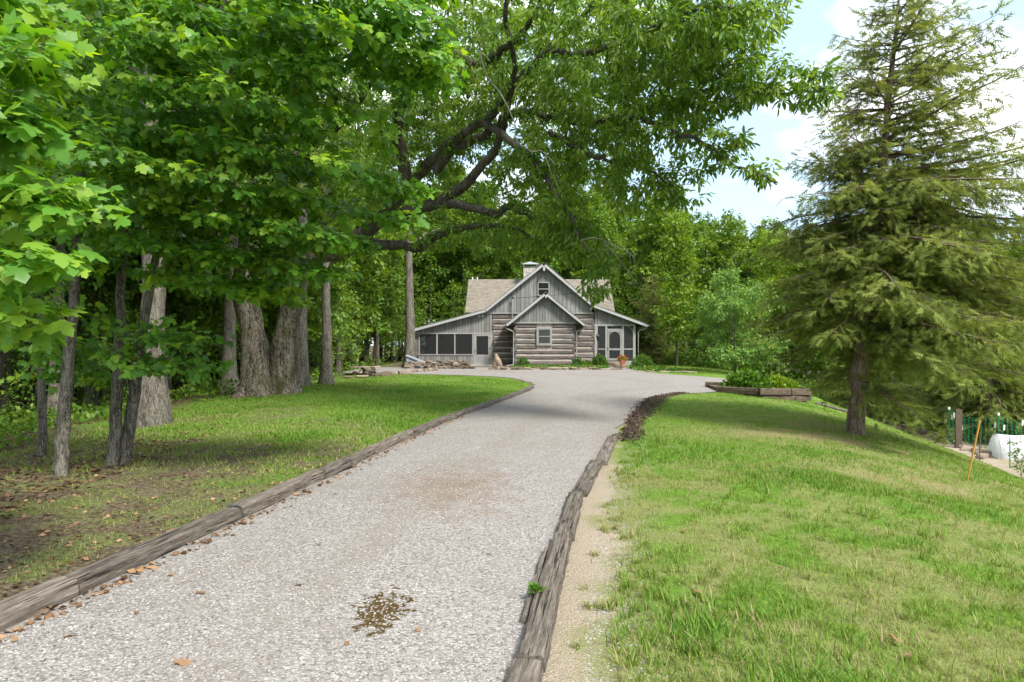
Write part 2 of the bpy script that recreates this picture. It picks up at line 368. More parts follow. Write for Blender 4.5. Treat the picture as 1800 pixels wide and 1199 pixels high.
# gravel of the drive
def gravel_mat():
    m, n, l, b = newmat('gravel')
    v = texvec(n, l)
    vo = n.new('ShaderNodeTexVoronoi'); vo.inputs['Scale'].default_value = 66; l.new(v, vo.inputs['Vector'])
    vo2 = n.new('ShaderNodeTexVoronoi'); vo2.inputs['Scale'].default_value = 85; l.new(v, vo2.inputs['Vector'])
    sep = n.new('ShaderNodeSeparateColor'); l.new(vo.outputs['Color'], sep.inputs['Color'])
    r = ramp(n, [(0.0, (0.12, 0.106, 0.096)), (0.25, (0.20, 0.184, 0.170)), (0.7, (0.275, 0.257, 0.242)), (1.0, (0.37, 0.355, 0.338))]); l.new(sep.outputs[0], r.inputs['Fac'])
    # dirt between the stones and trodden patches
    big = noise(n, l, v, 0.7, 5, 0.65); mid = noise(n, l, v, 3.3, 5, 0.7); fine = noise(n, l, v, 30, 3, 0.7)
    crev = math_(n, l, 'MULTIPLY', vo.outputs['Distance'], 1.0)
    er = ramp(n, [(0.5, (0, 0, 0)), (0.9, (0.6, 0.6, 0.6))]); l.new(crev, er.inputs['Fac'])
    col = mixc(n, l, er.outputs['Color'], r.outputs['Color'], (0.16, 0.135, 0.115))
    dr = ramp(n, [(0.50, (0, 0, 0)), (0.68, (0.6, 0.6, 0.6))]); l.new(math_(n, l, 'ADD', math_(n, l, 'MULTIPLY', big, 0.6), math_(n, l, 'MULTIPLY', mid, 0.4)), dr.inputs['Fac'])
    col = mixc(n, l, dr.outputs['Color'], col, (0.19, 0.155, 0.125))
    # moss stain and a worn, muddy patch
    def spot(x, y, rx, ry):
        mpn = n.new('ShaderNodeMapping'); mpn.vector_type = 'POINT'
        mpn.inputs['Location'].default_value = (-x / rx, -y / ry, 0); mpn.inputs['Scale'].default_value = (1 / rx, 1 / ry, 0)
        t = n.new('ShaderNodeTexCoord'); l.new(t.outputs['Object'], mpn.inputs['Vector'])
        ln = n.new('ShaderNodeVectorMath'); ln.operation = 'LENGTH'; l.new(mpn.outputs[0], ln.inputs[0])
        return math_(n, l, 'SUBTRACT', 1.0, ln.outputs['Value'])
    mud = ramp(n, [(0.45, (0, 0, 0)), (0.8, (0.75, 0.75, 0.75))])
    l.new(math_(n, l, 'ADD', math_(n, l, 'MULTIPLY', spot(-0.75, 8.0, 1.1, 1.9), 0.40), math_(n, l, 'MULTIPLY', mid, 0.80)), mud.inputs['Fac'])
    col = mixc(n, l, mud.outputs['Color'], col, (0.16, 0.105, 0.066))
    tk = ramp(n, [(0.3, (0, 0, 0)), (0.9, (0.5, 0.5, 0.5))]); l.new(math_(n, l, 'MULTIPLY', attr(n, 'dirt'), math_(n, l, 'ADD', mid, 0.45)), tk.inputs['Fac'])
    col = mixc(n, l, tk.outputs['Color'], col, (0.195, 0.168, 0.140))
    ms = ramp(n, [(0.78, (0, 0, 0)), (0.84, (1, 1, 1))])
    l.new(math_(n, l, 'ADD', math_(n, l, 'MULTIPLY', spot(-0.83, 4.3, 0.36, 0.68), 0.55), math_(n, l, 'MULTIPLY', noise(n, l, v, 14, 4, 0.6), 0.95)), ms.inputs['Fac'])
    mc = mixc(n, l, fine, (0.025, 0.015, 0.007), (0.10, 0.062, 0.013))
    col = mixc(n, l, ms.outputs['Color'], col, mc)
    l.new(col, b.inputs['Base Color']); b.inputs['Roughness'].default_value = 0.95; b.inputs['Specular IOR Level'].default_value = 0.15
    h = math_(n, l, 'SUBTRACT', 0.6, math_(n, l, 'ADD', math_(n, l, 'MULTIPLY', vo.outputs['Distance'], 0.8), math_(n, l, 'MULTIPLY', vo2.outputs['Distance'], 0.3)))
    bump(n, l, h, b, 0.8, 0.012)
    return m
M['gravel'] = gravel_mat()

# the ground: soil, dead grass and turf by masks
def ground_mat():
    m, n, l, b = newmat('ground')
    v = texvec(n, l)
    f1 = noise(n, l, v, 22, 5, 0.75); f2 = noise(n, l, v, 3.0, 4, 0.65); f3 = noise(n, l, v, 75, 3, 0.7)
    soil = ramp(n, [(0.38, (0.03, 0.022, 0.015)), (0.5, (0.085, 0.062, 0.041)), (0.64, (0.19, 0.145, 0.098))]); l.new(f1, soil.inputs['Fac'])
    sand = ramp(n, [(0.3, (0.17, 0.125, 0.085)), (0.5, (0.33, 0.275, 0.205)), (0.72, (0.52, 0.455, 0.37))]); l.new(f3, sand.inputs['Fac'])
    turf = ramp(n, [(0.3, (0.04, 0.095, 0.012)), (0.5, (0.095, 0.195, 0.022)), (0.72, (0.18, 0.27, 0.04))]); l.new(f1, turf.inputs['Fac'])
    straw = ramp(n, [(0.3, (0.13, 0.115, 0.05)), (0.5, (0.245, 0.21, 0.10)), (0.72, (0.38, 0.32, 0.18))]); l.new(f3, straw.inputs['Fac'])
    def soft(a, w=0.5, nz=f2):
        return math_(n, l, 'MINIMUM', math_(n, l, 'MAXIMUM', math_(n, l, 'ADD', attr(n, a), math_(n, l, 'MULTIPLY', math_(n, l, 'SUBTRACT', nz, 0.5), w)), 0.0), 1.0)
    c = mixc(n, l, soft('sand'), soil.outputs['Color'], sand.outputs['Color'])
    c = mixc(n, l, soft('dry', 0.8, f1), c, straw.outputs['Color'])
    c = mixc(n, l, soft('turf', 0.8, f1), c, turf.outputs['Color'])
    l.new(c, b.inputs['Base Color']); b.inputs['Roughness'].default_value = 1.0; b.inputs['Specular IOR Level'].default_value = 0.05
    bump(n, l, math_(n, l, 'ADD', f1, math_(n, l, 'MULTIPLY', f3, 0.5)), b, 0.9, 0.03)
    return m
M['ground'] = ground_mat()

# ------------------------------------------------------------------ ground cover masks
def seg_dist(x, y, pts):
    d = np.full(np.shape(x), 1e9)
    for (ax, ay), (bx, by) in zip(pts[:-1], pts[1:]):
        vx, vy = bx - ax, by - ay; L = vx * vx + vy * vy
        t = np.clip(((x - ax) * vx + (y - ay) * vy) / L, 0, 1)
        d = np.minimum(d, np.hypot(x - ax - t * vx, y - ay - t * vy))
    return d
PATH = [(13.6, 19.2), (15.0, 22.0), (16.6, 26.5), (17.6, 31), (17.6, 36), (16.8, 42)]
WOODX_Y = [-10, 5, 10, 16, 24, 30, 36, 45, 60]; WOODX = [-7.0, -7.2, -7.6, -8.8, -9.4, -8.8, -8.2, -8.6, -9]
def masks(x, y):
    x = np.asarray(x, float); y = np.asarray(y, float)
    nb = fbm(x, y, 0.55, 3); nm = fbm(x + 40, y + 11, 1.7, 3); nf = fbm(x + 7, y + 3, 3.2, 3)
    right = x > (xr(y) + xl(y)) / 2
    dr = x - xr(y); dl = xl(y) - x
    wood = smooth(0.3, 2.2, np.interp(y, WOODX_Y, WOODX) - x + (nb - 0.5) * 2)
    # right lawn
    edge = smooth(0.22, 0.75, dr + (nf - 0.5) * 0.9 + (nm - .5) * .4 + smooth(7, 13, y) * 0.6)
    dryr = smooth(0.42, 0.58, nb * 0.15 + nm * 0.30 + nf * 0.55 + 0.02 * smooth(9, 5, y))
    lush = np.exp(-(((x - 3.6) / 1.6) ** 2 + ((y - 13.5) / 4) ** 2)) * 0.9 + 0.5 * smooth(16, 20, y)
    dead = 0.9 * np.exp(-(((x - 5.2) / 2.2) ** 2 + ((y - 13.2) / 1.1) ** 2)) + 0.6 * np.exp(-(((x - 6.2) / 1.8) ** 2 + ((y - 9.6) / 1.0) ** 2))
    tr = np.clip(edge * (1.0 - 0.55 * dryr * (1 - lush) - dead * 0.8), 0, 1)
    drr = np.clip(edge, 0, 1)
    sr = 1 - smooth(0.3, 0.9, dr + (nm - 0.5) * 0.5 + (nf - .5) * .6)
    tan = smooth(1.3, 0.7, seg_dist(x, y, PATH) + (nm - 0.5) * 0.8)
    garden = smooth(13, 14.5, x - (y - 22) * 0.45) * smooth(18, 20, y) * smooth(31, 26, y)
    tan = np.maximum(tan, garden * 0.9)
    rwood = smooth(0.0, 2.5, seg_dist(x, y, [(24, 10), (21.5, 24), (20.5, 31), (17, 42), (12.4, 46), (11, 54)]) * 0 + (x - np.interp(y, [8, 18, 26, 32, 38, 44, 50, 60], [30, 24, 21.5, 20, 17.5, 12.8, 11.2, 9])))
    # left lawn
    shade = np.exp(-(((x + 6.8) / 3.9) ** 2 + ((y - 8.0) / 5.6) ** 2))  # bare soil by the maples, spread wider to paint their shade into the ground
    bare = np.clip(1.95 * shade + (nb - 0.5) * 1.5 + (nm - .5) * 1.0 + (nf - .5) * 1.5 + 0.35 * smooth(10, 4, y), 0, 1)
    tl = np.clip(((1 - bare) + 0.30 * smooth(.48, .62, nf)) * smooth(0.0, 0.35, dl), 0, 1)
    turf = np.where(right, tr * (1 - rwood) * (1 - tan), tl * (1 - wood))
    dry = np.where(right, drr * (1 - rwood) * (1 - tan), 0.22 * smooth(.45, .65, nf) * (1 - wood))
    sand = np.where(right, np.clip(sr + tan, 0, 1), 0.16 * nm)
    back = (y > 42)
    lawnr = (x > 7.4) & (y > 36) & (rwood < 0.5)
    turf = np.where(back & ~lawnr & (x > -9), 0.1, turf); turf = np.where(lawnr, 0.95, turf)
    return turf, dry, sand, np.where(right, rwood, wood)

# ------------------------------------------------------------------ ground sheet
def axis(parts):
    a = []
    for s, e, st in parts: a += list(np.arange(s, e, st))
    return a
grow = np.cumsum(1.0 * 1.22 ** np.arange(24)); grow = grow[grow < 900]
gx = np.array(sorted(list(-14 - grow) + axis([(-14, -4, 0.2), (-4, 9, 0.12), (9, 24, 0.25)]) + list(24 + grow)))
gy = np.array(sorted(list(-8 - grow[:14]) + axis([(-8, 2.4, 0.6), (2.4, 15, 0.13), (15, 52, 0.33)]) + list(52 + grow)))
X, Y = np.meshgrid(gx, gy)
Z = zfun(X, Y)
inside = (X > xl(Y) - 0.02) & (X < xr(Y) + 0.02) & (Y < 43)
Z = np.where(inside, np.minimum(Z, 0) - 0.02, Z)
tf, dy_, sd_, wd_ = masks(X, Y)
nx_, ny_ = len(gx), len(gy)
idx = np.arange(nx_ * ny_).reshape(ny_, nx_)
F = np.stack([idx[:-1, :-1], idx[:-1, 1:], idx[1:, 1:], idx[1:, :-1]], -1).reshape(-1, 4)
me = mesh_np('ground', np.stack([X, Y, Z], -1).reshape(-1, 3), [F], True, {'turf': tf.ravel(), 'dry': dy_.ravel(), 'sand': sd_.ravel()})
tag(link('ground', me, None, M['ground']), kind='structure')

# the gravel drive and forecourt, one sheet between its two edges
ys = np.concatenate([np.arange(-8, 3, 0.5), np.arange(3, 15, 0.12), np.arange(15, 45.5, 0.3)])
NS = 36
rows = []
for i, y in enumerate(ys):
    a = xl(y) + (fbm(0.0, y, 1.5, 3) - 0.5) * 0.22; b_ = xr(y) + (fbm(9.0, y, 1.5, 3) - 0.5) * 0.22
    if 12 < y < 23: b_ += (fbm(3.0, y, 0.9, 2) - 0.5) * 0.7
    t = np.linspace(0, 1, NS); xx = a + (b_ - a) * t
    zz = 0.006 + (fbm(xx, np.full(NS, y), 0.8, 3) - 0.5) * 0.05 * np.sin(np.pi * t) ** 0.5 + 0.035 * np.sin(np.pi * t)
    zz = zz * (1 - smooth(38, 41, y)) + 0.006 * smooth(38, 41, y)
    rows.append(np.stack([xx, np.full(NS, y), zz], -1))
V = np.array(rows).reshape(-1, 3); idx = np.arange(len(V)).reshape(len(ys), NS)
F = np.stack([idx[:-1, :-1], idx[:-1, 1:], idx[1:, 1:], idx[1:, :-1]], -1).reshape(-1, 4)
dt_ = np.tile(np.linspace(0, 1, NS), len(ys)); dyy = np.repeat(ys, NS)
dirt = 0.75 * np.exp(-((dt_ - 0.5) / 0.10) ** 2) + 0.9 * np.exp(-(np.minimum(dt_, 1 - dt_) / 0.055) ** 2) + 0.75 * np.exp(-(((V[:, 0] - 1.6) / 1.0) ** 2 + ((dyy - 14.5) / 3.5) ** 2))
drive_me = mesh_np('driveway', V, [F], True, {'dirt': np.clip(dirt * (0.3 + 1.3 * fbm(V[:, 0], V[:, 1], .9, 3)), 0, 1)})
tag(link('driveway', drive_me, None, M['gravel']), kind='structure')
def zdrive(x, y):
    t = np.clip((x - xl(y)) / (xr(y) - xl(y)), 0, 1)
    z = 0.006 + (fbm(x, y, 0.8, 3) - 0.5) * 0.05 * np.sin(np.pi * t) ** 0.5 + 0.035 * np.sin(np.pi * t)
    s = smooth(38, 41, y); return z * (1 - s) + 0.006 * s
def on_drive(x, y): return (x > xl(y)) & (x < xr(y)) & (y < 44)

# ------------------------------------------------------------------ scattering many small faces
def scatter(P, T, N, S, tv, tf_, tint):
    """one template (verts tv, faces tf_ grouped by size) at every point; T along, N normal, S size"""
    n = len(P); k = len(tv)
    B = np.cross(N, T); B /= np.linalg.norm(B, axis=1)[:, None] + 1e-9
    tv = np.asarray(tv, float)
    V = P[:, None] + S[:, None, None] * (tv[None, :, 0, None] * B[:, None] + tv[None, :, 1, None] * T[:, None] + tv[None, :, 2, None] * N[:, None])
    off = (np.arange(n) * k)[:, None, None]
    bys = {}
    for f in tf_: bys.setdefault(len(f), []).append(f)
    faces = [(np.array(fs)[None] + off).reshape(-1, s) for s, fs in bys.items()]
    return V.reshape(-1, 3), faces, np.repeat(tint, k)
def norm(a): return a / (np.linalg.norm(a, axis=1)[:, None] + 1e-9)
def frames(T, N):
    T = norm(T); N = N - T * np.sum(N * T, 1)[:, None]; return T, norm(N)
_mr = [(0.20, -0.05, -.01), (0.45, 0.02, -.05), (0.37, 0.20, 0.01), (0.67, 0.47, -.09), (0.45, 0.52, -.03), (0.25, 0.55, 0.01), (0.30, 0.76, -.05)]
MAPLE_V = [(0, 0.36, 0.05), (0, 0, 0)] + _mr + [(0, 1.06, -0.14)] + [(-x, y, z) for x, y, z in _mr[::-1]]
MAPLE_F = [(0, i, i % 16 + 1) for i in range(1, 17)]
LANCE_V = [(0, 0, 0), (0.17, 0.33, 0.05), (0.15, 0.70, 0.02), (0, 1, -0.10), (-0.15, 0.70, 0.02), (-0.17, 0.33, 0.05)]
LANCE_F = [(0, 1, 2, 3), (0, 3, 4, 5)]
LEAF_V = [(0, 0, 0), (0.32, 0.45, 0.08), (0, 1, -0.06), (-0.32, 0.45, 0.08)]
LEAF_F = [(0, 1, 2), (0, 2, 3)]
SPRAY_V = []; SPRAY_F = []
def _needle(x0, y0, x1, y1, w):
    d = np.array([x1 - x0, y1 - y0]); p = np.array([-d[1], d[0]]) / np.hypot(*d) * w
    i = len(SPRAY_V); SPRAY_V.extend([(x0 + p[0], y0 + p[1], 0), (x0 - p[0], y0 - p[1], 0), (x1, y1, -0.06 * y1)]); SPRAY_F.append((i, i + 1, i + 2))
_needle(0, 0, 0, 1, 0.06)
for q, yy in enumerate((0.12, 0.34, 0.56)):
    for s in (-1, 1): _needle(0, yy, s * (0.36 - 0.07 * q), yy + 0.33, 0.05)

# ------------------------------------------------------------------ trees
class Tree:
    def __init__(s, seed): s.rng = np.random.default_rng(seed); s.lines = []; s.N = np.zeros((60000, 3)); s.R = np.zeros(60000); s.Tn = np.zeros((60000, 3)); s.n = 0; s.twigs = []
    def limb(s, pts, r0, r1, sub=6, wob=0.0, pw=1.0, nodes_from=0.0):
        """a smooth limb through the points"""
        P = np.array([tuple(p) for p in pts], float)
        t = np.arange(len(P)); tt = np.linspace(0, len(P) - 1, (len(P) - 1) * sub + 1)
        Q = np.zeros((len(tt), 3))
        for i, x in enumerate(tt):     # Catmull-Rom
            k = min(int(x), len(P) - 2); f = x - k
            p0, p1, p2, p3 = P[max(k - 1, 0)], P[k], P[k + 1], P[min(k + 2, len(P) - 1)]
            Q[i] = 0.5 * (2 * p1 + (p2 - p0) * f + (2 * p0 - 5 * p1 + 4 * p2 - p3) * f * f + (3 * p1 - p0 - 3 * p2 + p3) * f ** 3)
        if wob: Q[1:-1] += s.rng.normal(0, wob, (len(Q) - 2, 3))
        rr = r0 + (r1 - r0) * np.linspace(0, 1, len(Q)) ** pw
        s.lines.append((Q, rr)); a = int(len(Q) * nodes_from); s.addnodes(Q[a:], rr[a:]); return Q, rr
    def addnodes(s, Q, rr):
        k = len(Q)
        if s.n + k > len(s.N): return
        s.N[s.n:s.n + k] = Q; s.R[s.n:s.n + k] = rr
        T = np.gradient(Q, axis=0) if k > 1 else np.zeros((1, 3)); s.Tn[s.n:s.n + k] = norm(T); s.n += k
    def reach(s, targets, droop=0.12, rmax=0.05, rk=0.011, maxlen=6, seg=0.4):
        """grow a curved twig to each target from the nearest wood"""
        T = np.asarray(targets); d = np.full(len(T), 1e9)
        base = s.N[:s.n]
        for i in range(0, len(T), 256): d[i:i + 256] = np.sqrt(((T[i:i + 256, None] - base[None]) ** 2).sum(-1)).min(1)
        for i in np.argsort(d):
            t = T[i]; dd = ((s.N[:s.n] - t) ** 2).sum(1); j = int(dd.argmin()); L = math.sqrt(dd[j])
            if L < 0.05 or L > maxlen: continue
            p0 = s.N[j]; tn = s.Tn[j]
            c = p0 + tn * L * 0.35 + np.array([0, 0, 0.12 * L]) + s.rng.normal(0, 0.06 * L, 3)
            k = max(3, int(L / seg) + 2); f = np.linspace(0, 1, k)[:, None]
            Q = (1 - f) ** 2 * p0 + 2 * f * (1 - f) * c + f * f * t
            Q[:, 2] -= (droop * L * (f[:, 0] ** 2 - f[:, 0] ** 3)); Q[1:-1] += s.rng.normal(0, 0.025 * L / k + 0.006, (k - 2, 3))
            r0 = min(s.R[j] * 0.75, rmax, 0.004 + rk * L); rr = np.linspace(r0, max(0.0025, r0 * 0.3), k)
            s.lines.append((Q, rr)); s.twigs.append(Q); s.addnodes(Q[1:], rr[1:])
    def wood(s, name, mat, parent, big=None, org=(0, 0, 0), minr=0.0):
        Vs = []; Fs = []; n = 0
        for Q, rr in s.lines:
            if rr[0] < minr: continue
            sd = 14 if rr[0] > 0.25 else 9 if rr[0] > 0.09 else 6 if rr[0] > 0.03 else 3
            V, F = tube_np(Q, rr, sd, big if rr[0] > 0.12 else None); Vs.append(V); Fs.append(F + n); n += len(V)
        me = mesh_np(name, np.concatenate(Vs) - np.array(org), [np.concatenate(Fs)], True)
        return link(name, me, parent, mat)
    def leaves(s, per, size, tv, tf_, nb=(0, 0, 1), ns=0.5, droop=0.35, spread=0.16, t0=0.25, tint=(0.5, 0.2), yellow=0.0, out=0.6, flat=0.6):
        """leaf frames over all the twigs; per = leaves per metre of twig (plus a tuft at the tip)"""
        P = []; T = []; TI = []
        for Q in s.twigs:
            L = np.linalg.norm(np.diff(Q, axis=0), axis=1).sum(); k = max(3, int(per * L * (1 - t0)) + int(per * 0.25))
            f = t0 + (1 - t0) * s.rng.random(k) ** 0.75; x = f * (len(Q) - 1); i = np.minimum(x.astype(int), len(Q) - 2)
            p = Q[i] + (Q[i + 1] - Q[i]) * (x - i)[:, None]
            tg = norm(Q[i + 1] - Q[i]); P.append(p); T.append(tg)
            TI.append(np.full(k, s.rng.normal(0, tint[1] * 0.7)))
        P = np.concatenate(P); T = np.concatenate(T); n = len(P)
        rd = norm(s.rng.normal(0, 1, (n, 3)) * np.array([1, 1, flat]))
        P = P + rd * (spread * s.rng.random(n) ** 0.6)[:, None]
        TT = T * out + rd * 0.8 + np.array([0, 0, -droop]); NN = np.array(nb) + s.rng.normal(0, ns, (n, 3))
        TT, NN = frames(TT, NN)
        ti = np.clip(tint[0] + np.concatenate(TI) + s.rng.normal(0, tint[1] * 0.5, n) + (s.rng.random(n) < yellow) * 0.4, 0, 1)
        S = size * (0.45 + 0.8 * s.rng.random(n))
        return scatter(P, TT, NN, S, tv, tf_, ti)
def in_blob(rg, c, r, n, shell=0.0):
    d = rg.normal(0, 1, (n, 3)); d /= np.linalg.norm(d, axis=1)[:, None]
    q = rg.random(n) ** (1 / 3.0); q = shell + (1 - shell) * q
    return np.array(tuple(c)) + d * q[:, None] * np.array(r)
def crown(name, data, mat, parent, org=(0, 0, 0)):
    V, F, t = data
    return link(name, mesh_np(name, V - np.array(org), F, False, {'tint': t}), parent, mat)
def bark_lobes(amp=0.06, k=7, flare=0.0, z0=0.0, ph=0.0):
    def f(i, th, P):
        z = P[:, 2][:, None] - z0
        fl = np.exp(-np.maximum(z, 0) / 0.45) * flare
        return 1 + amp * np.sin(k * th + ph + 0.6 * np.sin(z * 1.7)) * np.sin(z * 2.3 + 2 * th) + fl * (0.55 + 0.45 * np.cos(5 * th + ph)) + 0.03 * np.sin(13 * th + z * 5)
    return f

# ---- the great oak that overhangs the drive
oak_at = on_ground(-8.9, 24.0)
oak = empty('oak_tree', oak_at, 'huge spreading oak with twin mossy trunks, its long limbs overhanging the drive', 'tree')
T = Tree(11)
zb = oak_at.z
tr_l = T.limb([(-8.95, 24, zb - 0.3), (-8.95, 24, zb + 0.4), (-9.05, 24, zb + 1.8), (-9.3, 23.9, zb + 3.2), (-9.9, 23.7, zb + 5.5), (-10.6, 23.2, zb + 9), (-10.4, 22.6, zb + 13)], 0.58, 0.2, 7, 0, 0.9, 0.5)
tr_r = T.limb([(-8.15, 24.2, zb - 0.3), (-8.15, 24.2, zb + 0.5), (-8.05, 24.1, zb + 2.0), (-7.6, 23.8, zb + 3.4), (-7.0, 23.2, zb + 4.7), px(600, 440, 22.6), px(640, 412, 22)], 0.40, 0.30, 7, 0, 0.9, 0.7)
trunk_lines = list(T.lines); T.lines = []
T.limb([px(640, 412, 22), px(672, 380, 21.4), px(705, 345, 20.8), px(743, 302, 20), px(779, 263, 19.2), px(817, 235, 18.4), px(850, 218, 17.6), px(901, 253, 16.8), px(940, 284, 16.2), px(978, 345, 15.6), px(1009, 389, 15.2), px(1022, 424, 15), px(1062, 466, 14.8)], 0.28, 0.016, 6, 0.02, 0.55)
T.limb([px(850, 218, 17.6), px(905, 150, 16.4), px(960, 90, 15.2), px(1030, 20, 14), px(1090, -70, 13)], 0.12, 0.03, 6, 0.02)
T.limb([px(765, 300, 19.6), px(800, 262, 19), px(850, 238, 18.4), px(900, 200, 17.8), px(960, 203, 17), px(1040, 220, 16), px(1114, 200, 15.2), px(1198, 187, 14.4), px(1290, 175, 13.4)], 0.15, 0.03, 6, 0.025)
T.limb([px(694, 386, 21), px(728, 368, 20.4), px(774, 355, 19.7), px(820, 325, 19), px(845, 294, 18.4), px(871, 263, 17.8), px(890, 200, 17), px(905, 120, 16), px(890, 30, 15), px(900, -80, 14)], 0.21, 0.035, 6, 0.02, 0.8)
T.limb([px(779, 356, 19.6), px(817, 364, 19), px(871, 377, 18.4), px(894, 363, 18), px(927, 376, 17.4), px(965, 394, 17), px(981, 414, 16.6), px(1000, 432, 16.4), px(1042, 450, 16)], 0.13, 0.02, 6, 0.02)
T.limb([px(630, 425, 22.1), px(670, 430, 21.8), px(707, 432, 21.3), px(740, 436, 21), px(774, 412, 20.4), px(817, 401, 19.8), px(856, 398, 19.2), px(907, 401, 18.4), px(930, 417, 18), px(965, 440, 17.6)], 0.20, 0.02, 6, 0.02, 0.8)
T.limb([px(967, 231, 16.6), px(1022, 268, 15.8), px(1066, 279, 15.2), px(1110, 290, 14.8), px(1150, 306, 14.4), px(1190, 335, 14)], 0.07, 0.015, 6, 0.03)
T.limb([px(1040, 220, 16), px(1090, 205, 14.8), px(1150, 217, 13.6), px(1222, 246, 12.8), px(1294, 292, 12.2), px(1325, 302, 12), px(1365, 325, 11.8)], 0.07, 0.012, 6, 0.02)
T.limb([px(960, 90, 15.2), px(1020, 95, 14.2), px(1081, 77, 13.4), px(1132, 62, 12.8), px(1187, 29, 12.2), px(1270, 10, 11.8), px(1350, 20, 11.5)], 0.08, 0.02, 6, 0.02)
T.limb([px(1114, 200, 15.2), px(1180, 180, 13.8), px(1247, 159, 12.9), px(1320, 158, 12.3), px(1403, 164, 11.8), px(1478, 150, 11.4)], 0.06, 0.012, 6, 0.02)
T.limb([px(720, 335, 20.5), px(700, 240, 19.5), px(712, 170, 18.5), px(780, 95, 17.5), px(842, 112, 16.6), px(905, 70, 15.6), px(950, 0, 14.6)], 0.20, 0.04, 6, 0.02)
T.limb([tr_l[0][30], px(560, 250, 20), px(640, 160, 18.5), px(700, 40, 17), px(760, -90, 16)], 0.22, 0.06, 6, 0.03)
T.limb([tr_l[0][24], px(430, 380, 21), px(400, 300, 19), px(380, 180, 17.5)], 0.2, 0.05, 6, 0.03)
oak_pale = len(T.lines)
blobs = []   # (u, v, depth, ru, rv, rd (m), targets)
for u, v, d, ru, rv, rd, n in [
    (700, 320, 21.6, 130, 90, 1.4, 110), (830, 300, 20.2, 130, 110, 1.5, 150), (760, 160, 18.6, 150, 110, 2.2, 210), (900, 110, 16.6, 150, 110, 2.2, 240),
    (960, 330, 17.6, 110, 80, 1.6, 130), (1030, 250, 16.4, 130, 100, 1.8, 190), (1060, 110, 14, 140, 120, 2.2, 260), (1150, 230, 14, 90, 75, 1.6, 120),
    (1180, 60, 12.5, 120, 90, 1.8, 200), (1300, 60, 12, 90, 80, 1.4, 120), (1250, 165, 12.8, 80, 50, 1.2, 80), (1345, 150, 12, 80, 38, 0.8, 55), (1430, 150, 11.6, 52, 36, 0.5, 26),
    (1255, 265, 12.6, 60, 42, 0.8, 36), (1330, 305, 12, 42, 28, 0.5, 15), (1130, 330, 14.6, 70, 60, 1.2, 70), (1010, 425, 15.6, 55, 45, 0.8, 60), (900, 420, 18.2, 90, 35, 1.4, 80),
    (1060, 460, 15, 26, 36, 0.4, 22), (1045, 505, 14.9, 30, 32, 0.4, 16), (780, 415, 20.4, 90, 28, 1.2, 50), (640, 200, 19, 130, 150, 2.5, 170), (480, 250, 20, 130, 130, 2.5, 120),
    (640, 90, 22.5, 150, 110, 1.6, 150), (800, 180, 21.8, 120, 90, 1.0, 110), (900, 20, 19.5, 160, 80, 1.4, 120), (770, 240, 21.5, 110, 70, 1.0, 110), (860, 90, 20, 120, 80, 1.2, 110), (990, 375, 15.3, 60, 50, 0.7, 50), (930, 300, 16.0, 60, 50, .6, 40), (740, 190, 22, 110, 80, 1.2, 120), (690, 260, 22.6, 100, 70, 1.0, 90), (820, 130, 21, 110, 70, 1.2, 110), (800, 60, 21.5, 150, 100, 1.6, 170), (880, 200, 20.5, 130, 80, 1.3, 130), (1000, 90, 19, 150, 110, 1.6, 190), (1090, 170, 17.6, 120, 100, 1.4, 170), (1150, 40, 15.5, 140, 90, 1.4, 150), (1230, 90, 14, 90, 70, 1.2, 90), (980, 240, 18.8, 120, 70, 1.2, 110),
    (900, -60, 14, 260, 90, 3.0, 170), (1200, -60, 12, 180, 60, 2.0, 90), (1195, 330, 14, 40, 40, .7, 26)]:
    c = px(u, v, d); blobs.append(in_blob(T.rng, c, (ru * d / FPX, rd, rv * d / FPX), n))
T.reach(np.concatenate(blobs), 0.15, 0.035, 0.010, 9)
limb_lines = T.lines
T.lines = trunk_lines
T.wood('trunk', M['oak_bark'], oak, bark_lobes(0.13, 6, 1.0, zb, 0.4), oak_at)
T.lines = limb_lines
T.wood('limbs', M['limb_bark'], oak, bark_lobes(0.10, 5), oak_at)
dt = T.leaves(44, 0.150, LANCE_V, LANCE_F, (0.05, -0.25, 0.8), 0.5, 0.75, 0.13, 0.2, (0.52, 0.28), 0.05)
crown('crown', dt, M['oak_leaf'], oak, oak_at)
# bare dead branches hanging in it
T2 = Tree(5)
T2.limb([px(842, 60, 15.4), px(850, 120, 15.2), px(880, 165, 15), px(905, 215, 14.9), px(908, 245, 14.8), px(930, 265, 14.7), px(955, 268, 14.6), px(968, 300, 14.5), px(985, 335, 14.4)], 0.022, 0.007, 4, 0.01)
T2.limb([px(955, 268, 14.6), px(975, 290, 14.5), px(968, 315, 14.4)], 0.012, 0.005, 4, 0.01)
T2.limb([px(1020, 424, 14.9), px(1045, 418, 14.8), px(1075, 430, 14.7), px(1110, 450, 14.6), px(1118, 470, 14.6)], 0.016, 0.005, 4, 0.01)
T2.limb([px(1060, 425, 14.8), px(1100, 470, 14.7), px(1120, 500, 14.6)], 0.012, 0.004, 4, 0.01)
for k in range(9):
    a = px(1060 + 14 * k % 60, 420 + 6 * k, 14.7); T2.limb([a, a + Vector((random.uniform(-.3, .5), random.uniform(-.2, .2), random.uniform(-.4, .2)))], 0.007, 0.003, 4, 0.015)
T2.wood('dead_branch', M['dead_twig'], oak, None, oak_at)

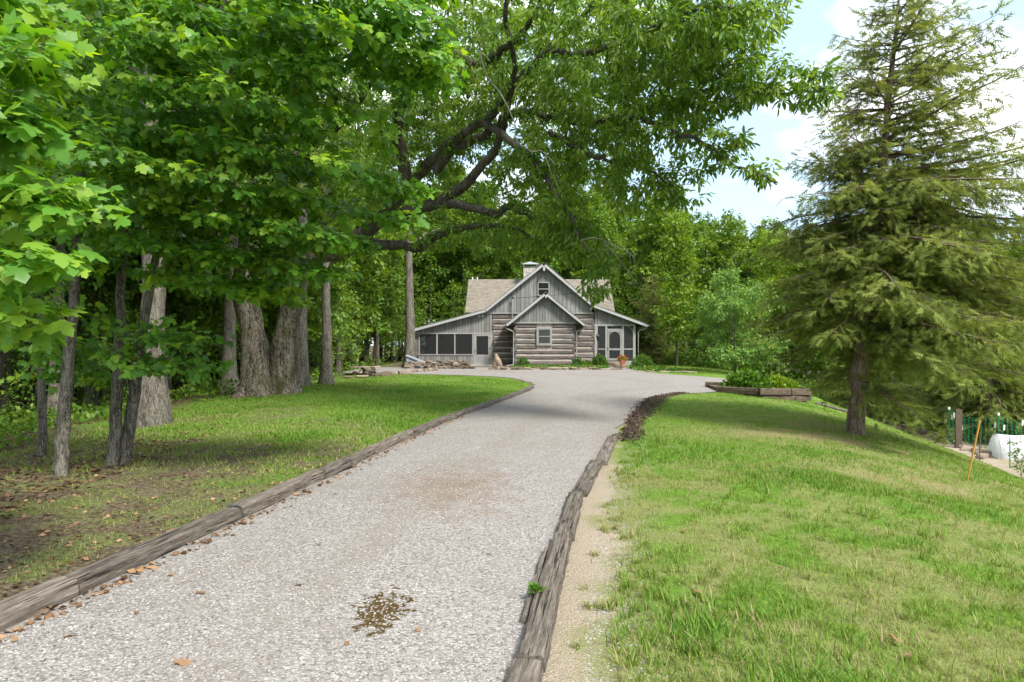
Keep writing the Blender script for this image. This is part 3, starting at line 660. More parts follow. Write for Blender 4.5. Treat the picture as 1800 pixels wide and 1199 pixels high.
# ---- slender maples at the wood's edge, leaning out to the light over the drive
def maple(stems, blobs, label, seed, per=38, size=0.100, bark='grey_bark', group=None, tint=(0.44, 0.34), nb=(0.22, -0.30, 0.85), r=0.095):
    base = Vector(stems[0][0]); o = empty('maple_tree', base, label, 'tree', group)
    T = Tree(seed)
    for st in stems: T.limb(st, r if len(st[0]) == 3 else r, 0.02, 7, 0.006, 0.8, 0.35)
    trl = T.lines; T.lines = []
    tg = np.concatenate([in_blob(T.rng, px(u, v, d), (ru * d / FPX, rd, rv * d / FPX), n) for u, v, d, ru, rv, rd, n in blobs])
    ly_ = 0.40; tilt = 0.16 * (tg[:, 0] - base.x) - 0.05 * (tg[:, 1] - base.y)
    q_ = tg[:, 2] + tilt; tg[:, 2] = np.round(q_ / ly_) * ly_ + T.rng.normal(0, 0.055, len(tg)) - tilt
    T.reach(tg, 0.10, 0.03, 0.009, 6.5)
    T.lines = trl + T.lines
    T.wood('trunk', M[bark], o, bark_lobes(0.05, 5, 0.35, base.z), base)
    crown('crown', T.leaves(per, size, MAPLE_V, MAPLE_F, nb, 0.38, 0.40, 0.19, 0.2, tint, 0.07, flat=0.25), M['maple_leaf'], o, base)
    return o
def stem(u0, v0, pts, zoff=-0.15):
    """stem standing on the ground below pixel (u0, v0)"""
    a = (u0 - 900) / FPX; b = (600 - v0) / FPX
    y = 6.0
    for _ in range(400):
        if CAMZ + b * y <= zf(a * y, y): break
        y += 0.05
    p = Vector((a * y, y, zf(a * y, y) + zoff)); return [p] + [px(u, v, y + dd) for u, v, dd in pts]
g_m = 'slender maples at the edge of the woods'
maple([stem(108, 836, [(112, 740, 0), (122, 620, 0), (132, 510, 0), (138, 380, 0.1), (150, 200, 0.0), (160, 0, -.2), (190, -200, -.5), (230, -380, -1)])],
      [(110, 250, 9, 170, 180, 1.8, 150), (250, 330, 8.2, 140, 130, 1.5, 150), (100, 420, 9, 130, 70, 1.3, 60), (220, 120, 8, 200, 140, 1.6, 150), (120, 620, 9.4, 110, 60, 0.9, 40), (60, 20, 8.5, 130, 120, 1.5, 80)],
      'slender maple with a straight grey trunk standing foremost on the bare soil', 21)
maple([stem(197, 818, [(205, 720, 0), (210, 600, 0), (214, 500, 0), (222, 380, 0), (240, 200, -.2), (270, 0, -.6), (330, -200, -1.2)]),
       stem(213, 816, [(232, 720, 0.0), (248, 610, 0), (265, 500, 0), (290, 380, -.2), (330, 230, -.6), (380, 60, -1.1), (430, -150, -1.6)])],
      [(400, 330, 8.2, 150, 110, 1.3, 190), (520, 410, 8.4, 110, 60, 0.8, 110), (590, 440, 8.6, 60, 36, 0.5, 44), (420, 150, 7.8, 180, 130, 1.6, 210), (560, 270, 8.0, 120, 60, 1.0, 40), (600, 90, 7.6, 130, 80, 1.2, 90), (740, 120, 7.6, 80, 32, 0.6, 46), (730, 20, 7.4, 80, 50, .7, 50),
       (360, 470, 8.8, 110, 60, 0.9, 70), (470, 490, 8.9, 100, 36, 0.7, 60), (300, 620, 9.2, 110, 50, 0.8, 40), (560, 0, 7.2, 150, 90, 1.2, 100), (690, 345, 8.6, 70, 26, .5, 36), (330, 20, 7.4, 160, 100, 1.3, 110)],
      'two-stemmed maple with its right stem leaning away, branches reaching over the drive', 22)
maple([stem(74, 802, [(74, 700, 0), (72, 620, 0), (70, 560, 0), (68, 420, 0), (60, 250, 0), (50, 0, 0)])],
      [(60, 330, 11, 130, 130, 1.5, 90), (50, 500, 11, 110, 70, 1.2, 45), (40, 120, 11, 130, 120, 1.5, 60)],
      'thin maple set back a little behind the foremost straight maple', 23, 30, r=0.075)
maple([[(-6.3, 4.4, zf(-6.3, 4.4) - .1), (-6.2, 4.4, 1.4), (-6.0, 4.3, 2.6), (-5.6, 4.2, 4.0), (-5.2, 4.0, 5.5), (-4.8, 3.8, 7)],
       [(-5.6, 4.2, 4.0), (-4.4, 4.1, 3.5), (-3.4, 4.0, 2.9)], [(-6.0, 4.3, 2.6), (-4.6, 4.1, 2.4), (-3.3, 4.0, 2.15)]],
      [(40, 150, 4.0, 75, 110, 0.35, 34), (75, 390, 4.0, 95, 62, 0.3, 44), (20, 250, 4.2, 60, 90, 0.3, 14), (40, 520, 4.2, 70, 35, 0.25, 16), (-120, 200, 4.2, 120, 260, 0.8, 60), (-100, -100, 4.2, 160, 140, .8, 50), (10, 20, 4.3, 70, 60, .3, 14)],
      'maple beside the drive whose pale broad-leaved sprays hang closest over the bare soil', 24, 30, 0.112, tint=(0.52, 0.3), r=0.07)

# ---- other big trunks along the lawn's edge
STAT = []
def forest_mesh(seed, h, r, crown0, cr, ntw, per, size, mat, bark, tv=LEAF_V, tf_=LEAF_F, lean=0.5, tint=(0.45, 0.22), lobes=6, tuft=0.3):
    T = Tree(seed); rg = T.rng; name_ = seed
    lx, ly = rg.normal(0, lean, 2)
    T.limb([(0, 0, -0.4), (0.01, 0, h * 0.12), (lx * .12, ly * .12, h * 0.27), (lx * .35, ly * .35, h * 0.47), (lx * .6, ly * .6, h * 0.7), (lx, ly, h * 0.95)], r, r * 0.18, 7, 0.004 * h / 10, 0.9, 0.35)
    trl = T.lines; T.lines = []
    for k in range(7):
        z = crown0 + (h - crown0) * (0.02 + 0.75 * k / 7); a = rg.uniform(0, 6.28); L = cr * (0.9 - 0.45 * k / 7)
        p = np.array([lx * z / h, ly * z / h, z]); dvec = np.array([math.cos(a), math.sin(a), 0.0])
        T.limb([p, p + dvec * L * .4 + (0, 0, .25 * L), p + dvec * L * .8 + (0, 0, .4 * L)], r * 0.38, 0.02, 5, 0.05)
    tg = []
    for k in range(lobes):
        f = (k + 0.5) / lobes; z = crown0 + (h - crown0) * (0.08 + 0.84 * f); w = cr * math.sin(math.pi * (0.22 + 0.72 * f)) ** 0.8
        for j in range(3):
            a = rg.uniform(0, 6.28); q = w * rg.uniform(0.3, 0.75)
            tg.append(in_blob(rg, (q * math.cos(a) + lx * f, q * math.sin(a) + ly * f, z + rg.normal(0, .4)), (w * .55, w * .55, (h - crown0) * 0.16), ntw // (3 * lobes)))
    T.reach(np.concatenate(tg), 0.1, 0.03, 0.008, 7, 0.7)
    lim = T.lines; T.lines = trl; out = {}
    def wood(minr, big):
        Vs = []; Fs = []; n = 0
        for Q, rr in T.lines:
            if rr[0] < minr: continue
            V, F = tube_np(Q, rr, 12 if rr[0] > .12 else 5 if rr[0] > 0.03 else 3, big if rr[0] > .1 else None); Vs.append(V); Fs.append(F + n); n += len(V)
        return mesh_np('wood', np.concatenate(Vs), [np.concatenate(Fs)], True)
    T.lines = trl + [q for q in lim if q[1][0] > (0.008 if r > 0.05 else 0.0)]
    a = wood(0, bark_lobes(0.045, 5, 0.8, 0)); a.materials.append(M[bark])
    V, F, t = T.leaves(per, size, tv, tf_, (0, -0.15, 0.8), 0.55, 0.4, tuft, 0.15, tint, 0.03)
    c = mesh_np('crown', V, F, False, {'tint': t}); c.materials.append(M[mat])
    STAT.append((name_, len(t) // len(tv)))
    return a, c
def place_tree(protos, loc, rz, sc, label, group=None, name='forest_tree', tilt=0.0):
    o = empty(name, loc, label, 'tree', group, rz); o.scale = (sc, sc, sc * random.uniform(0.94, 1.06)); o.rotation_euler = (random.uniform(-tilt, tilt), random.uniform(-tilt, tilt), rz)
    for nm, me in zip(('trunk', 'crown'), protos): link(nm, me, o)
    return o
P_TALL = [forest_mesh(31, 19, 0.24, 5.0, 4.4, 760, 42, 0.30, 'wood_leaf', 'grey_bark'), forest_mesh(32, 17, 0.17, 3.6, 3.6, 680, 42, 0.29, 'wood_leaf', 'dark_bark'),
          forest_mesh(33, 15, 0.15, 2.4, 3.4, 680, 42, 0.28, 'wood_leaf', 'dark_bark', tint=(0.58, 0.2))]
P_BIG = forest_mesh(34, 20, 0.36, 7.0, 4.5, 380, 14, 0.21, 'wood_leaf', 'grey_bark', lean=0.3)
P_BIGD = forest_mesh(35, 19, 0.34, 6.5, 4.0, 360, 14, 0.21, 'wood_leaf', 'dark_bark', lean=0.3)
P_SAP = [forest_mesh(41, 5.5, 0.035, 0.7, 1.7, 200, 15, 0.15, 'wood_leaf', 'dark_bark', tint=(0.6, 0.22), tuft=0.2), forest_mesh(42, 4.2, 0.03, 0.4, 1.6, 180, 15, 0.14, 'wood_leaf', 'dark_bark', tint=(0.5, 0.25), tuft=.2),
         forest_mesh(43, 9, 0.06, 1.2, 2.2, 300, 15, 0.18, 'wood_leaf', 'grey_bark', tint=(0.5, 0.22), tuft=.25)]
def ground_under(u, v, y0=8.0):
    a = (u - 900) / FPX; b = (600 - v) / FPX; y = y0
    while CAMZ + b * y > zf(a * y, y) and y < 90: y += 0.05
    return Vector((a * y, y, zf(a * y, y)))
g_b = 'stout trunks at the edge of the lawn'
place_tree(P_BIGD, ground_under(269, 748), 0.3, 0.95, 'stout dark furrowed trunk standing between the maples and the huge oak', g_b, 'hardwood_tree')
for loc, rz, sc, lab in [((-8.55, 27.6), 2.0, 0.95, 'stout grey trunk rising close behind the huge mossy oak'),
                         ((-8.0, 29.5), 4.4, 0.75, 'grey trunk with a slight bend between the huge oak and the stacked stones'),
                         ((-11.4, 27.5), 1.2, 0.9, 'grey trunk in the shade on the woods side of the huge oak'),
                         ((-6.75, 45.2), 5.2, 1.08, 'tall straight grey trunk growing against the corner of the screened porch')]:
    place_tree(P_BIG, on_ground(*loc), rz, sc, lab, g_b, 'hardwood_tree')

# ---- the woods
def rand_pts(n, ok, xr_, yr_, mind, seed, have):
    rg = np.random.default_rng(seed); out = []
    for _ in range(n * 60):
        if len(out) >= n: break
        x = rg.uniform(*xr_); y = rg.uniform(*yr_)
        if ok(x, y) and all((x - a) ** 2 + (y - b) ** 2 > mind ** 2 for a, b in out + have): out.append((x, y))
    return out
taken = [(-8.9, 24), (-8.4, 16), (-8.6, 27.6), (-8, 29.5), (-11.4, 27.5), (-6.75, 45.2)]
wl_ok = lambda x, y: x < np.interp(y, WOODX_Y, WOODX) - 1.6 and x > -0.80 * y - 5
left = rand_pts(105, wl_ok, (-48, -9), (9, 78), 2.3, 5, taken)
for i, (x, y) in enumerate(left):
    place_tree(P_TALL[i % 3], on_ground(x, y), random.uniform(0, 6.28), random.uniform(0.85, 1.25), 'slim forest tree in the shaded woods past the huge oak and the maples', 'trees of the woods beyond the mown lawn', tilt=0.04)
for i, (x, y) in enumerate(rand_pts(90, lambda x, y: x < np.interp(y, WOODX_Y, WOODX) - 2.5 and x > -0.8 * y - 3, (-34, -9), (12, 56), 1.6, 8, taken)):
    place_tree(P_SAP[i % 3], on_ground(x, y), random.uniform(0, 6.28), random.uniform(0.6, 1.25), 'leafy sapling in the understory of the woods past the huge oak', 'saplings of the woods beyond the mown lawn', 'sapling')
for i, (x, y) in enumerate(rand_pts(34, lambda x, y: x < np.interp(y, WOODX_Y, WOODX) - 1.2, (-27, -9), (38, 66), 1.5, 18, taken)):
    place_tree(P_SAP[i % 3], on_ground(x, y), random.uniform(0, 6.28), random.uniform(0.7, 1.2), 'leafy sapling among the trunks past the screened porch', 'saplings past the screened porch', 'sapling')
behind = rand_pts(52, lambda x, y: True, (-24, 28), (63, 95), 3.0, 9, [])
for i, (x, y) in enumerate(behind):
    place_tree(P_TALL[i % 3], on_ground(x, y), random.uniform(0, 6.28), random.uniform(0.95, 1.25) if x < 11 else random.uniform(.75, .95), 'tall leafy tree standing behind the log house', 'trees behind the log house', tilt=0.03)
for i, (x, y) in enumerate(rand_pts(14, lambda x, y: True, (-16, 12), (57.5, 62), 1.8, 10, [])):
    place_tree(P_SAP[2], on_ground(x, y), random.uniform(0, 6.28), random.uniform(0.7, 1.0), 'bushy young tree close behind the roof of the log house', 'young trees behind the log house', 'sapling')
RWX = lambda y: np.interp(y, [8, 18, 26, 32, 38, 44, 50, 60], [30, 24, 21.5, 20, 17.5, 13.6, 12.0, 10])
right = rand_pts(60, lambda x, y: x > RWX(y) + 1.5 and x < 0.85 * y + 8, (11, 66), (22, 84), 2.6, 12, [])
for i, (x, y) in enumerate(right):
    place_tree(P_TALL[(i + 1) % 3], on_ground(x, y), random.uniform(0, 6.28), random.uniform(0.55, 0.75) if y < 60 else random.uniform(.68, .9), 'leafy forest tree behind the garden and the raised bed', 'trees behind the garden', tilt=0.03)
for i, (x, y) in enumerate(rand_pts(34, lambda x, y: RWX(y) + 0.6 < x < RWX(y) + 7, (10, 36), (17, 60), 1.5, 13, [])):
    place_tree(P_SAP[i % 3], on_ground(x, y), random.uniform(0, 6.28), random.uniform(0.6, 1.0), 'bushy sapling along the wood edge past the gravel court', 'saplings along the wood edge', 'sapling')
P_LIME = forest_mesh(51, 11.2, 0.13, 1.5, 3.2, 640, 36, 0.20, 'lime_leaf', 'grey_bark', lean=0.3)
P_PALE = forest_mesh(52, 4.9, 0.07, 0.7, 2.5, 620, 40, 0.15, 'pale_leaf', 'grey_bark', lean=0.2, tuft=0.2)
P_BROAD = forest_mesh(53, 10.2, 0.10, 1.8, 2.1, 420, 26, 0.29, 'wood_leaf', 'grey_bark', lean=0.3, tint=(0.65, 0.2))
P_FAR = forest_mesh(54, 14.2, 0.2, 2.5, 3.8, 700, 36, 0.28, 'wood_leaf', 'grey_bark', lean=0.3, tint=(0.62, 0.2))
place_tree(P_LIME, on_ground(16.9, 44), 0.4, 1.0, 'bright lime-green leafy tree behind the olive cedar', None, 'leafy_tree')
place_tree(P_LIME, on_ground(26.5, 42), 2.4, 0.95, 'lime-green tree at the wood edge past the white garden tunnel', None, 'leafy_tree')
place_tree(P_PALE, on_ground(12.6, 38.5), 1.0, 1.12, 'low rounded tree with pale bluish-green leaves behind the raised bed', None, 'small_tree')
place_tree(P_BROAD, on_ground(11.6, 48), 2.2, 1.0, 'slim broad-leaved tree on the lawn edge beside the screened entry porch', None, 'leafy_tree')
place_tree(P_FAR, on_ground(18.0, 56), 0.2, 1.0, 'tall mid-green tree topping the wood edge between house and cedar', None, 'leafy_tree')
place_tree(P_FAR, on_ground(12.6, 60), 1.7, 1.05, 'tall mid-green tree just behind the house\'s entry porch', None, 'leafy_tree')

# ---- the woods farther off, one mass of foliage
def mass(name, label, pts, n, size, seed, tint):
    rg = np.random.default_rng(seed); P = []
    for (x, y, h, w) in pts:
        k = n // len(pts); z0 = zf(x, y); q = in_blob(rg, (x, y, z0 + h * .5), (w, w * .7, h * .55), k, 0.35); P.append(q)
    P = np.concatenate(P); P[:, 2] = np.maximum(P[:, 2], zfun(P[:, 0], P[:, 1]) + .1); m_ = len(P)
    TT, NN = frames(rg.normal(0, 1, (m_, 3)) + np.array([0, 0, -.3]), rg.normal(0, .6, (m_, 3)) + np.array([0, -.3, .7]))
    V, F, t = scatter(P, TT, NN, size * rg.uniform(.6, 1.3, m_), LEAF_V, LEAF_F, np.clip(tint + 0.18 * (np.repeat(rg.random(len(pts)), n // len(pts)) - .5) * 2 + rg.normal(0, .15, m_), 0, 1))
    tag(link(name, mesh_np(name, V, F, False, {'tint': t}), None, M['wood_leaf']), label, 'woods', kind='stuff')
rgm = np.random.default_rng(44)
far = [(x, 98 + rgm.uniform(-4, 10) + 0.0 * x, rgm.uniform(15, 22) if x < 16 else rgm.uniform(11, 14), rgm.uniform(5, 7)) for x in np.arange(-95, 110, 6.0)]
far += [(-52 + rgm.uniform(-4, 3) - k * .0, y, rgm.uniform(13, 20), rgm.uniform(4.5, 6)) for k, y in enumerate(np.arange(22, 98, 6.0))]
mass('distant_woods', 'unbroken mass of leafy woods far behind the house', far, 62000, 0.75, 45, 0.5)

# ---- the cedar and its neighbours
def cedar_mesh(seed, h, lean, rbase, prof, dens=1.0, size=0.26, asym=0.0):
    T = Tree(seed); rg = T.rng
    top = np.array([lean, 0.0, h])
    def axis_(f): return np.array([lean * f ** 1.1, 0, h * f])
    tq = np.array([axis_(f) for f in np.linspace(0, 1, 24)]); tq[0, 2] -= 0.4; tq[1:-1, :2] += rg.normal(0, 0.02, (22, 2))
    T.lines.append((tq, rbase * (1 - np.linspace(0, 1, 24)) ** 0.8 + 0.012)); trl = T.lines; T.lines = []
    P = []; TT = []; TI = []
    f = 0.10
    while f < 0.995:
        L0 = prof(f); nb = max(2, int(round((5.2 if f < 0.55 else 3.4) * dens)))
        for k in range(nb):
            a = rg.uniform(0, 6.28)
            if asym and ((f < 0.24 and math.cos(a) < -0.1) or (f < 0.17 and math.cos(a) > 0.25)): continue
            L = L0 * (rg.uniform(0.5, 1.2) if rg.random() > .10 or f < .5 or f > .9 else 1.3) * (1 + asym * math.cos(a)); p = axis_(f + rg.uniform(-.008, .008))
            up = -0.10 + 0.55 * max(0, f - 0.45)
            d = np.array([math.cos(a), math.sin(a), 0.0]); side = np.array([-d[1], d[0], 0])
            n = max(5, int(L / 0.22)); t = np.linspace(0, 1, n)[:, None]
            bend = rg.normal(0, 0.18)
            Q = p + d * L * t + side * (bend * L * t * t) + np.array([0, 0, 1.0]) * (L * (up + 0.15) * t - (0.42 if f < .55 else 0.12) * L * t ** 2 + 0.20 * L * t ** 3)
            T.lines.append((Q, np.linspace(0.012 + 0.010 * L, 0.004, n)))
            m = max(5, int(L * 9.0 * dens)); tints = rg.normal(0, 0.12)
            for j in range(m):
                s = 0.10 + 0.90 * (j + rg.random()) / m
                i = min(int(s * (n - 1)), n - 2); q = Q[i] + (Q[i + 1] - Q[i]) * (s * (n - 1) - i)
                tg = Q[i + 1] - Q[i]; tg = tg / (np.linalg.norm(tg) + 1e-9)
                sg = rg.choice((-1, 1)); bl = (0.20 + 0.42 * L * (1 - s) ** 0.7 * 0.6) * rg.uniform(0.6, 1.2)
                bd = tg * 0.65 + side * sg * rg.uniform(.4, 1) + np.array([0, 0, rg.normal(-0.12, 0.25)]); bd /= np.linalg.norm(bd)
                kk = max(2, int(bl / 0.075)); ss = np.linspace(0.15, 1, kk)[:, None]
                pts = q + bd * bl * ss + np.array([0, 0, -0.28]) * bl * ss ** 2
                if j % 3 == 0: T.lines.append((np.array([q, pts[kk // 2], pts[-1]]), np.array([0.006, 0.004, 0.002])))
                P.append(pts); TT.append(np.repeat((bd + np.array([0, 0, -0.25]))[None], kk, 0)); TI.append(np.full(kk, tints + rg.normal(0, .1) + 0.16 * (s - .5)))
        f += 0.016 / dens ** 0.5 if f < .6 else 0.018
    P = np.concatenate(P); TT = np.concatenate(TT); TI = np.concatenate(TI); n = len(P)
    P = P + rg.normal(0, 0.02, (n, 3)); TT = TT + rg.normal(0, 0.38, (n, 3)); NN = np.array([0, -0.1, 0.8]) + rg.normal(0, 0.5, (n, 3)); TT, NN = frames(TT, NN)
    V, F, t = scatter(P, TT, NN, size * rg.uniform(0.5, 1.1, n), SPRAY_V, SPRAY_F, np.clip(0.5 + TI + rg.normal(0, .12, n), 0, 1))
    def wood(lines, sides):
        Vs = []; Fs = []; m = 0
        for Q, rr in lines:
            V_, F_ = tube_np(Q, rr, sides if rr[0] > 0.05 else 3, bark_lobes(0.07, 5, 0.35, 0) if rr[0] > .08 else None); Vs.append(V_); Fs.append(F_ + m); m += len(V_)
        return mesh_np('wood', np.concatenate(Vs), [np.concatenate(Fs)], True)
    a = wood(trl + T.lines, 14); a.materials.append(M['cedar_bark'])
    c = mesh_np('crown', V, F, False, {'tint': t}); c.materials.append(M['cedar_leaf'])
    return a, c
def cprof(f): return 2.7 if f < 0.45 else 0.15 + 2.55 * ((1 - f) / 0.55) ** 0.7
CED = cedar_mesh(61, 9.25, 0.95, 0.15, cprof, 1.35, 0.23, 0.24)
co = empty('cedar_tree', on_ground(7.08, 14.1), 'tall olive-green cedar with open ragged top standing alone on the grass slope', 'tree')
for nm, me in zip(('trunk', 'crown'), CED): link(nm, me, co)
CED2 = cedar_mesh(62, 7.6, 0.2, 0.15, lambda f: 2.9 * (1 - f) ** 0.7 + 0.2, 0.85, 0.30)
for x, y, rz, sc, lab in [(19.2, 27.5, 0.5, 1.0, 'dense olive cedar at the wood edge behind the net fence'), (16.4, 31.5, 2.0, 0.85, 'dense olive cedar beside the stone-edged path behind the raised bed'),
                          (23.5, 25.5, 3.3, 1.1, 'broad olive cedar behind the white garden tunnel'), (10.9, 52.5, 4.0, 0.9, 'dark cedar with bare lower twigs close beside the house\'s entry porch'), (21.4, 31.5, 5.0, 1.15, 'taller olive cedar between the net fence and the woods')]:
    o = empty('cedar_tree', on_ground(x, y), lab, 'tree', 'cedars at the wood edge', rz); o.scale = (sc,) * 3
    for nm, me in zip(('trunk', 'crown'), CED2): link(nm, me, o)

# ------------------------------------------------------------------ the log house
DF, DP = 46.0, 48.0          # front ell wall, main pen wall
house = empty('log_house', (2.2, 48, 0), 'weathered log house with grey board gables and two side porches', 'house')
HO = (2.2, 48, 0)
def hb(): return MB(HO)
def wobble_box(x0, x1, y0, y1, z0, z1, seed, n=7, amp=0.03):
    """hewn log: a long box whose section swells and wavers along x"""
    rg = np.random.default_rng(seed); mb = hb(); vs = []; fs = []
    zo = rg.normal(0, amp * .5, n); zu = rg.normal(0, amp * .5, n); zo = np.convolve(np.r_[zo[0], zo, zo[-1]], [.25, .5, .25], 'valid'); zu = np.convolve(np.r_[zu[0], zu, zu[-1]], [.25, .5, .25], 'valid')
    h = z1 - z0
    for i, x in enumerate(np.linspace(x0, x1, n)):
        a, b_ = z0 + zu[i], z1 + zo[i]; yy = y0 + rg.normal(0, 0.008)
        vs += [(x, yy + 0.05, a), (x, yy, a + h * .22), (x, yy, b_ - h * .22), (x, yy + 0.05, b_), (x, y1, b_), (x, y1, a)]
    for i in range(n - 1):
        for k in range(6): fs.append((i * 6 + k, i * 6 + (k + 1) % 6, i * 6 + 6 + (k + 1) % 6, i * 6 + 6 + k))
    fs += [tuple(range(5, -1, -1)), tuple(range((n - 1) * 6, n * 6))]
    return mb.add(vs, fs)
def log_wall(name, x0, x1, y, zs, holes, seed, yd=0.22, ends=True):
    w = hb().box(x0 + 0.02, x1 - 0.02, y + 0.055, y + yd, 0, zs[-1] + 0.1).build(name, M['chink'], house)
    rg = np.random.default_rng(seed)
    for i in range(len(zs) - 1):
        gap = rg.uniform(0.055, 0.11); a, b_ = zs[i] + gap / 2, zs[i + 1] - gap / 2
        e = 0.03 if i % 2 else 0.0
        spans = [(x0 - e, x1 + e)]
        for hx0, hx1, hz0, hz1 in holes:
            if b_ > hz0 and a < hz1: spans = [s for p in spans for s in ((p[0], hx0), (hx1, p[1]))]
        for s0, s1 in spans:
            wobble_box(s0, s1, y, y + 0.2, a, b_, seed * 50 + i, 9 if s1 - s0 > 2 else 5).build('log', M['log'], w)
    if ends:      # notched ends of the side-wall logs at the corners
        for i in range(len(zs) - 1):
            for cx, s in ((x0, -1), (x1, 1)):
                if i % 2 == 0:
                    hb().box(cx - 0.10 if s < 0 else cx - 0.12, cx + 0.12 if s < 0 else cx + 0.10, y - 0.025, y + 0.16, zs[i + 1] - 0.11, zs[i + 1] + 0.09).build('log_end', M['log'], w, 0.015)
    return w
def board_wall(name, x0, x1, y, zlo, ztop, pitch, mat='board', parent=None, backing=True, seed=1, proud=0.02):
    """upright boards from zlo to ztop(x), each its own piece, over a dark backing"""
    rg = np.random.default_rng(seed)
    xs = np.linspace(x0, x1, 13)
    w = hb().prism([(x0, zlo), (x1, zlo)] + [(x, ztop(x) - 0.01) for x in xs[::-1]], y + 0.015, y + 0.10).build(name, M['drip_edge'], house)
    n = max(1, int(round((x1 - x0) / pitch))); p = (x1 - x0) / n
    for i in range(n):
        a = x0 + i * p + 0.014; b_ = x0 + (i + 1) * p - 0.014; jy = rg.uniform(0, 0.012)
        pts = [(a, zlo), (b_, zlo), (b_, ztop(b_))]
        mid = (a + b_) / 2
        if ztop(mid) > max(ztop(a), ztop(b_)): pts.append((mid, ztop(mid)))
        pts.append((a, ztop(a)))
        if min(ztop(a), ztop(b_)) - zlo < 0.04: continue
        hb().prism(pts, y - proud - jy, y + 0.012).build('board', M[mat], w)
    return w
def slab_roof(name, poly_xz, y0, y1, th=0.10, over=None):
    """roof strip following a chain of (x, z), from y0 to y1, with UVs for the shingles"""
    bm = bmesh.new(); uvl = bm.loops.layers.uv.new('UVMap'); d = 0
    for (ax, az), (bx, bz) in zip(poly_xz[:-1], poly_xz[1:]):
        L = math.hypot(bx - ax, bz - az); nx, nz = -(bz - az) / L * th, (bx - ax) / L * th
        if nz < 0: nx, nz = -nx, -nz
        q = [(ax, y0, az), (bx, y0, bz), (bx, y1, bz), (ax, y1, az)]
        top = [bm.verts.new(Vector(v) - Vector(HO)) for v in q]; bot = [bm.verts.new(Vector((v[0] - nx, v[1], v[2] - nz)) - Vector(HO)) for v in q]
        f = bm.faces.new(top); uv = [(0, d), (0, d + L), (y1 - y0, d + L), (y1 - y0, d)]
        for lp, c in zip(f.loops, uv): lp[uvl].uv = c
        bm.faces.new(bot[::-1])
        for i in range(4): bm.faces.new((top[i], bot[i], bot[(i + 1) % 4], top[(i + 1) % 4]))
        d += L
    bmesh.ops.recalc_face_normals(bm, faces=bm.faces)
    me = bpy.data.meshes.new(name); bm.to_mesh(me); bm.free()
    return link(name, me, house, M['shingles'])
def rake(pts, y, parent, w=0.17):
    """barge boards along a roof edge, with a dark drip edge on top"""
    for a, b_ in zip(pts[:-1], pts[1:]):
        A = Vector((a[0], y, a[1])); B = Vector((b_[0], y, b_[1])); t = (B - A).normalized(); n = Vector((-t.z, 0, t.x)); n = n if n.z > 0 else -n
        hb().beam(A - n * (w / 2 + 0.02), B - n * (w / 2 + 0.02), 0.035, w, up=n).build('barge_board', M['fascia'], parent)
        hb().beam(A + n * 0.006, B + n * 0.006, 0.06, 0.035, up=n).build('drip_edge', M['drip_edge'], parent)

AP = (2.22, 7.23); BL = (-1.88, 3.95); EL = (-6.9, 2.60); BR = (5.68, 4.31); ER = (9.48, 2.90)
main_roof = slab_roof('roof', [EL, BL, AP, BR, ER], 47.55, 55.0)
rake([EL, BL, AP, BR, ER], 47.53, main_roof)
# rear wing under a roof parallel to the front
def quad_roof(name, pts, th):
    bm = bmesh.new(); uvl = bm.loops.layers.uv.new('UVMap')
    nrm = (Vector(pts[1]) - Vector(pts[0])).cross(Vector(pts[3]) - Vector(pts[0])).normalized(); nrm = nrm if nrm.z > 0 else -nrm
    top = [bm.verts.new(Vector(p) - Vector(HO)) for p in pts]; bot = [bm.verts.new(Vector(p) - Vector(HO) - nrm * th) for p in pts]
    f = bm.faces.new(top); L = (Vector(pts[3]) - Vector(pts[0])).length
    for lp, c in zip(f.loops, [(pts[0][0], 0), (pts[1][0], 0), (pts[2][0], L), (pts[3][0], L)]): lp[uvl].uv = c
    bm.faces.new(bot[::-1])
    for i in range(4): bm.faces.new((top[i], bot[i], bot[(i + 1) % 4], top[(i + 1) % 4]))
    bmesh.ops.recalc_face_normals(bm, faces=bm.faces); me = bpy.data.meshes.new(name); bm.to_mesh(me); bm.free()
    return link(name, me, house, M['shingles'])
quad_roof('roof', [(-3.62, 52.6, 3.95), (7.95, 52.6, 3.95), (8.12, 57, 6.9), (-3.62, 57, 6.9)], 0.12)
quad_roof('roof', [(8.12, 57.02, 6.9), (-3.62, 57.02, 6.9), (-3.62, 61.4, 3.95), (7.95, 61.4, 3.95)], 0.12)
hb().box(-3.3, 7.7, 53.1, 61.0, 0, 4.1).build('rear_wall', M['board'], house)
hb().prism([(53.1, 4.1), (61.0, 4.1), (57, 6.75)], 0, 0.1) if False else None
for x in (-3.3, 7.6):
    hb().add([(x, 53.1, 4.1), (x, 61, 4.1), (x, 57, 6.7), (x + .1, 53.1, 4.1), (x + .1, 61, 4.1), (x + .1, 57, 6.7)], [(0, 1, 2), (3, 5, 4), (0, 3, 4, 1), (1, 4, 5, 2), (2, 5, 3, 0)]).build('end_gable', M['board'], house)
# ridge vents seen as small white stubs
for x in (-3.3, -2.9, 7.6): hb().tube([(x, 57, 6.85), (x, 57, 7.1)], 0.05).build('vent_pipe', M['white'], house)

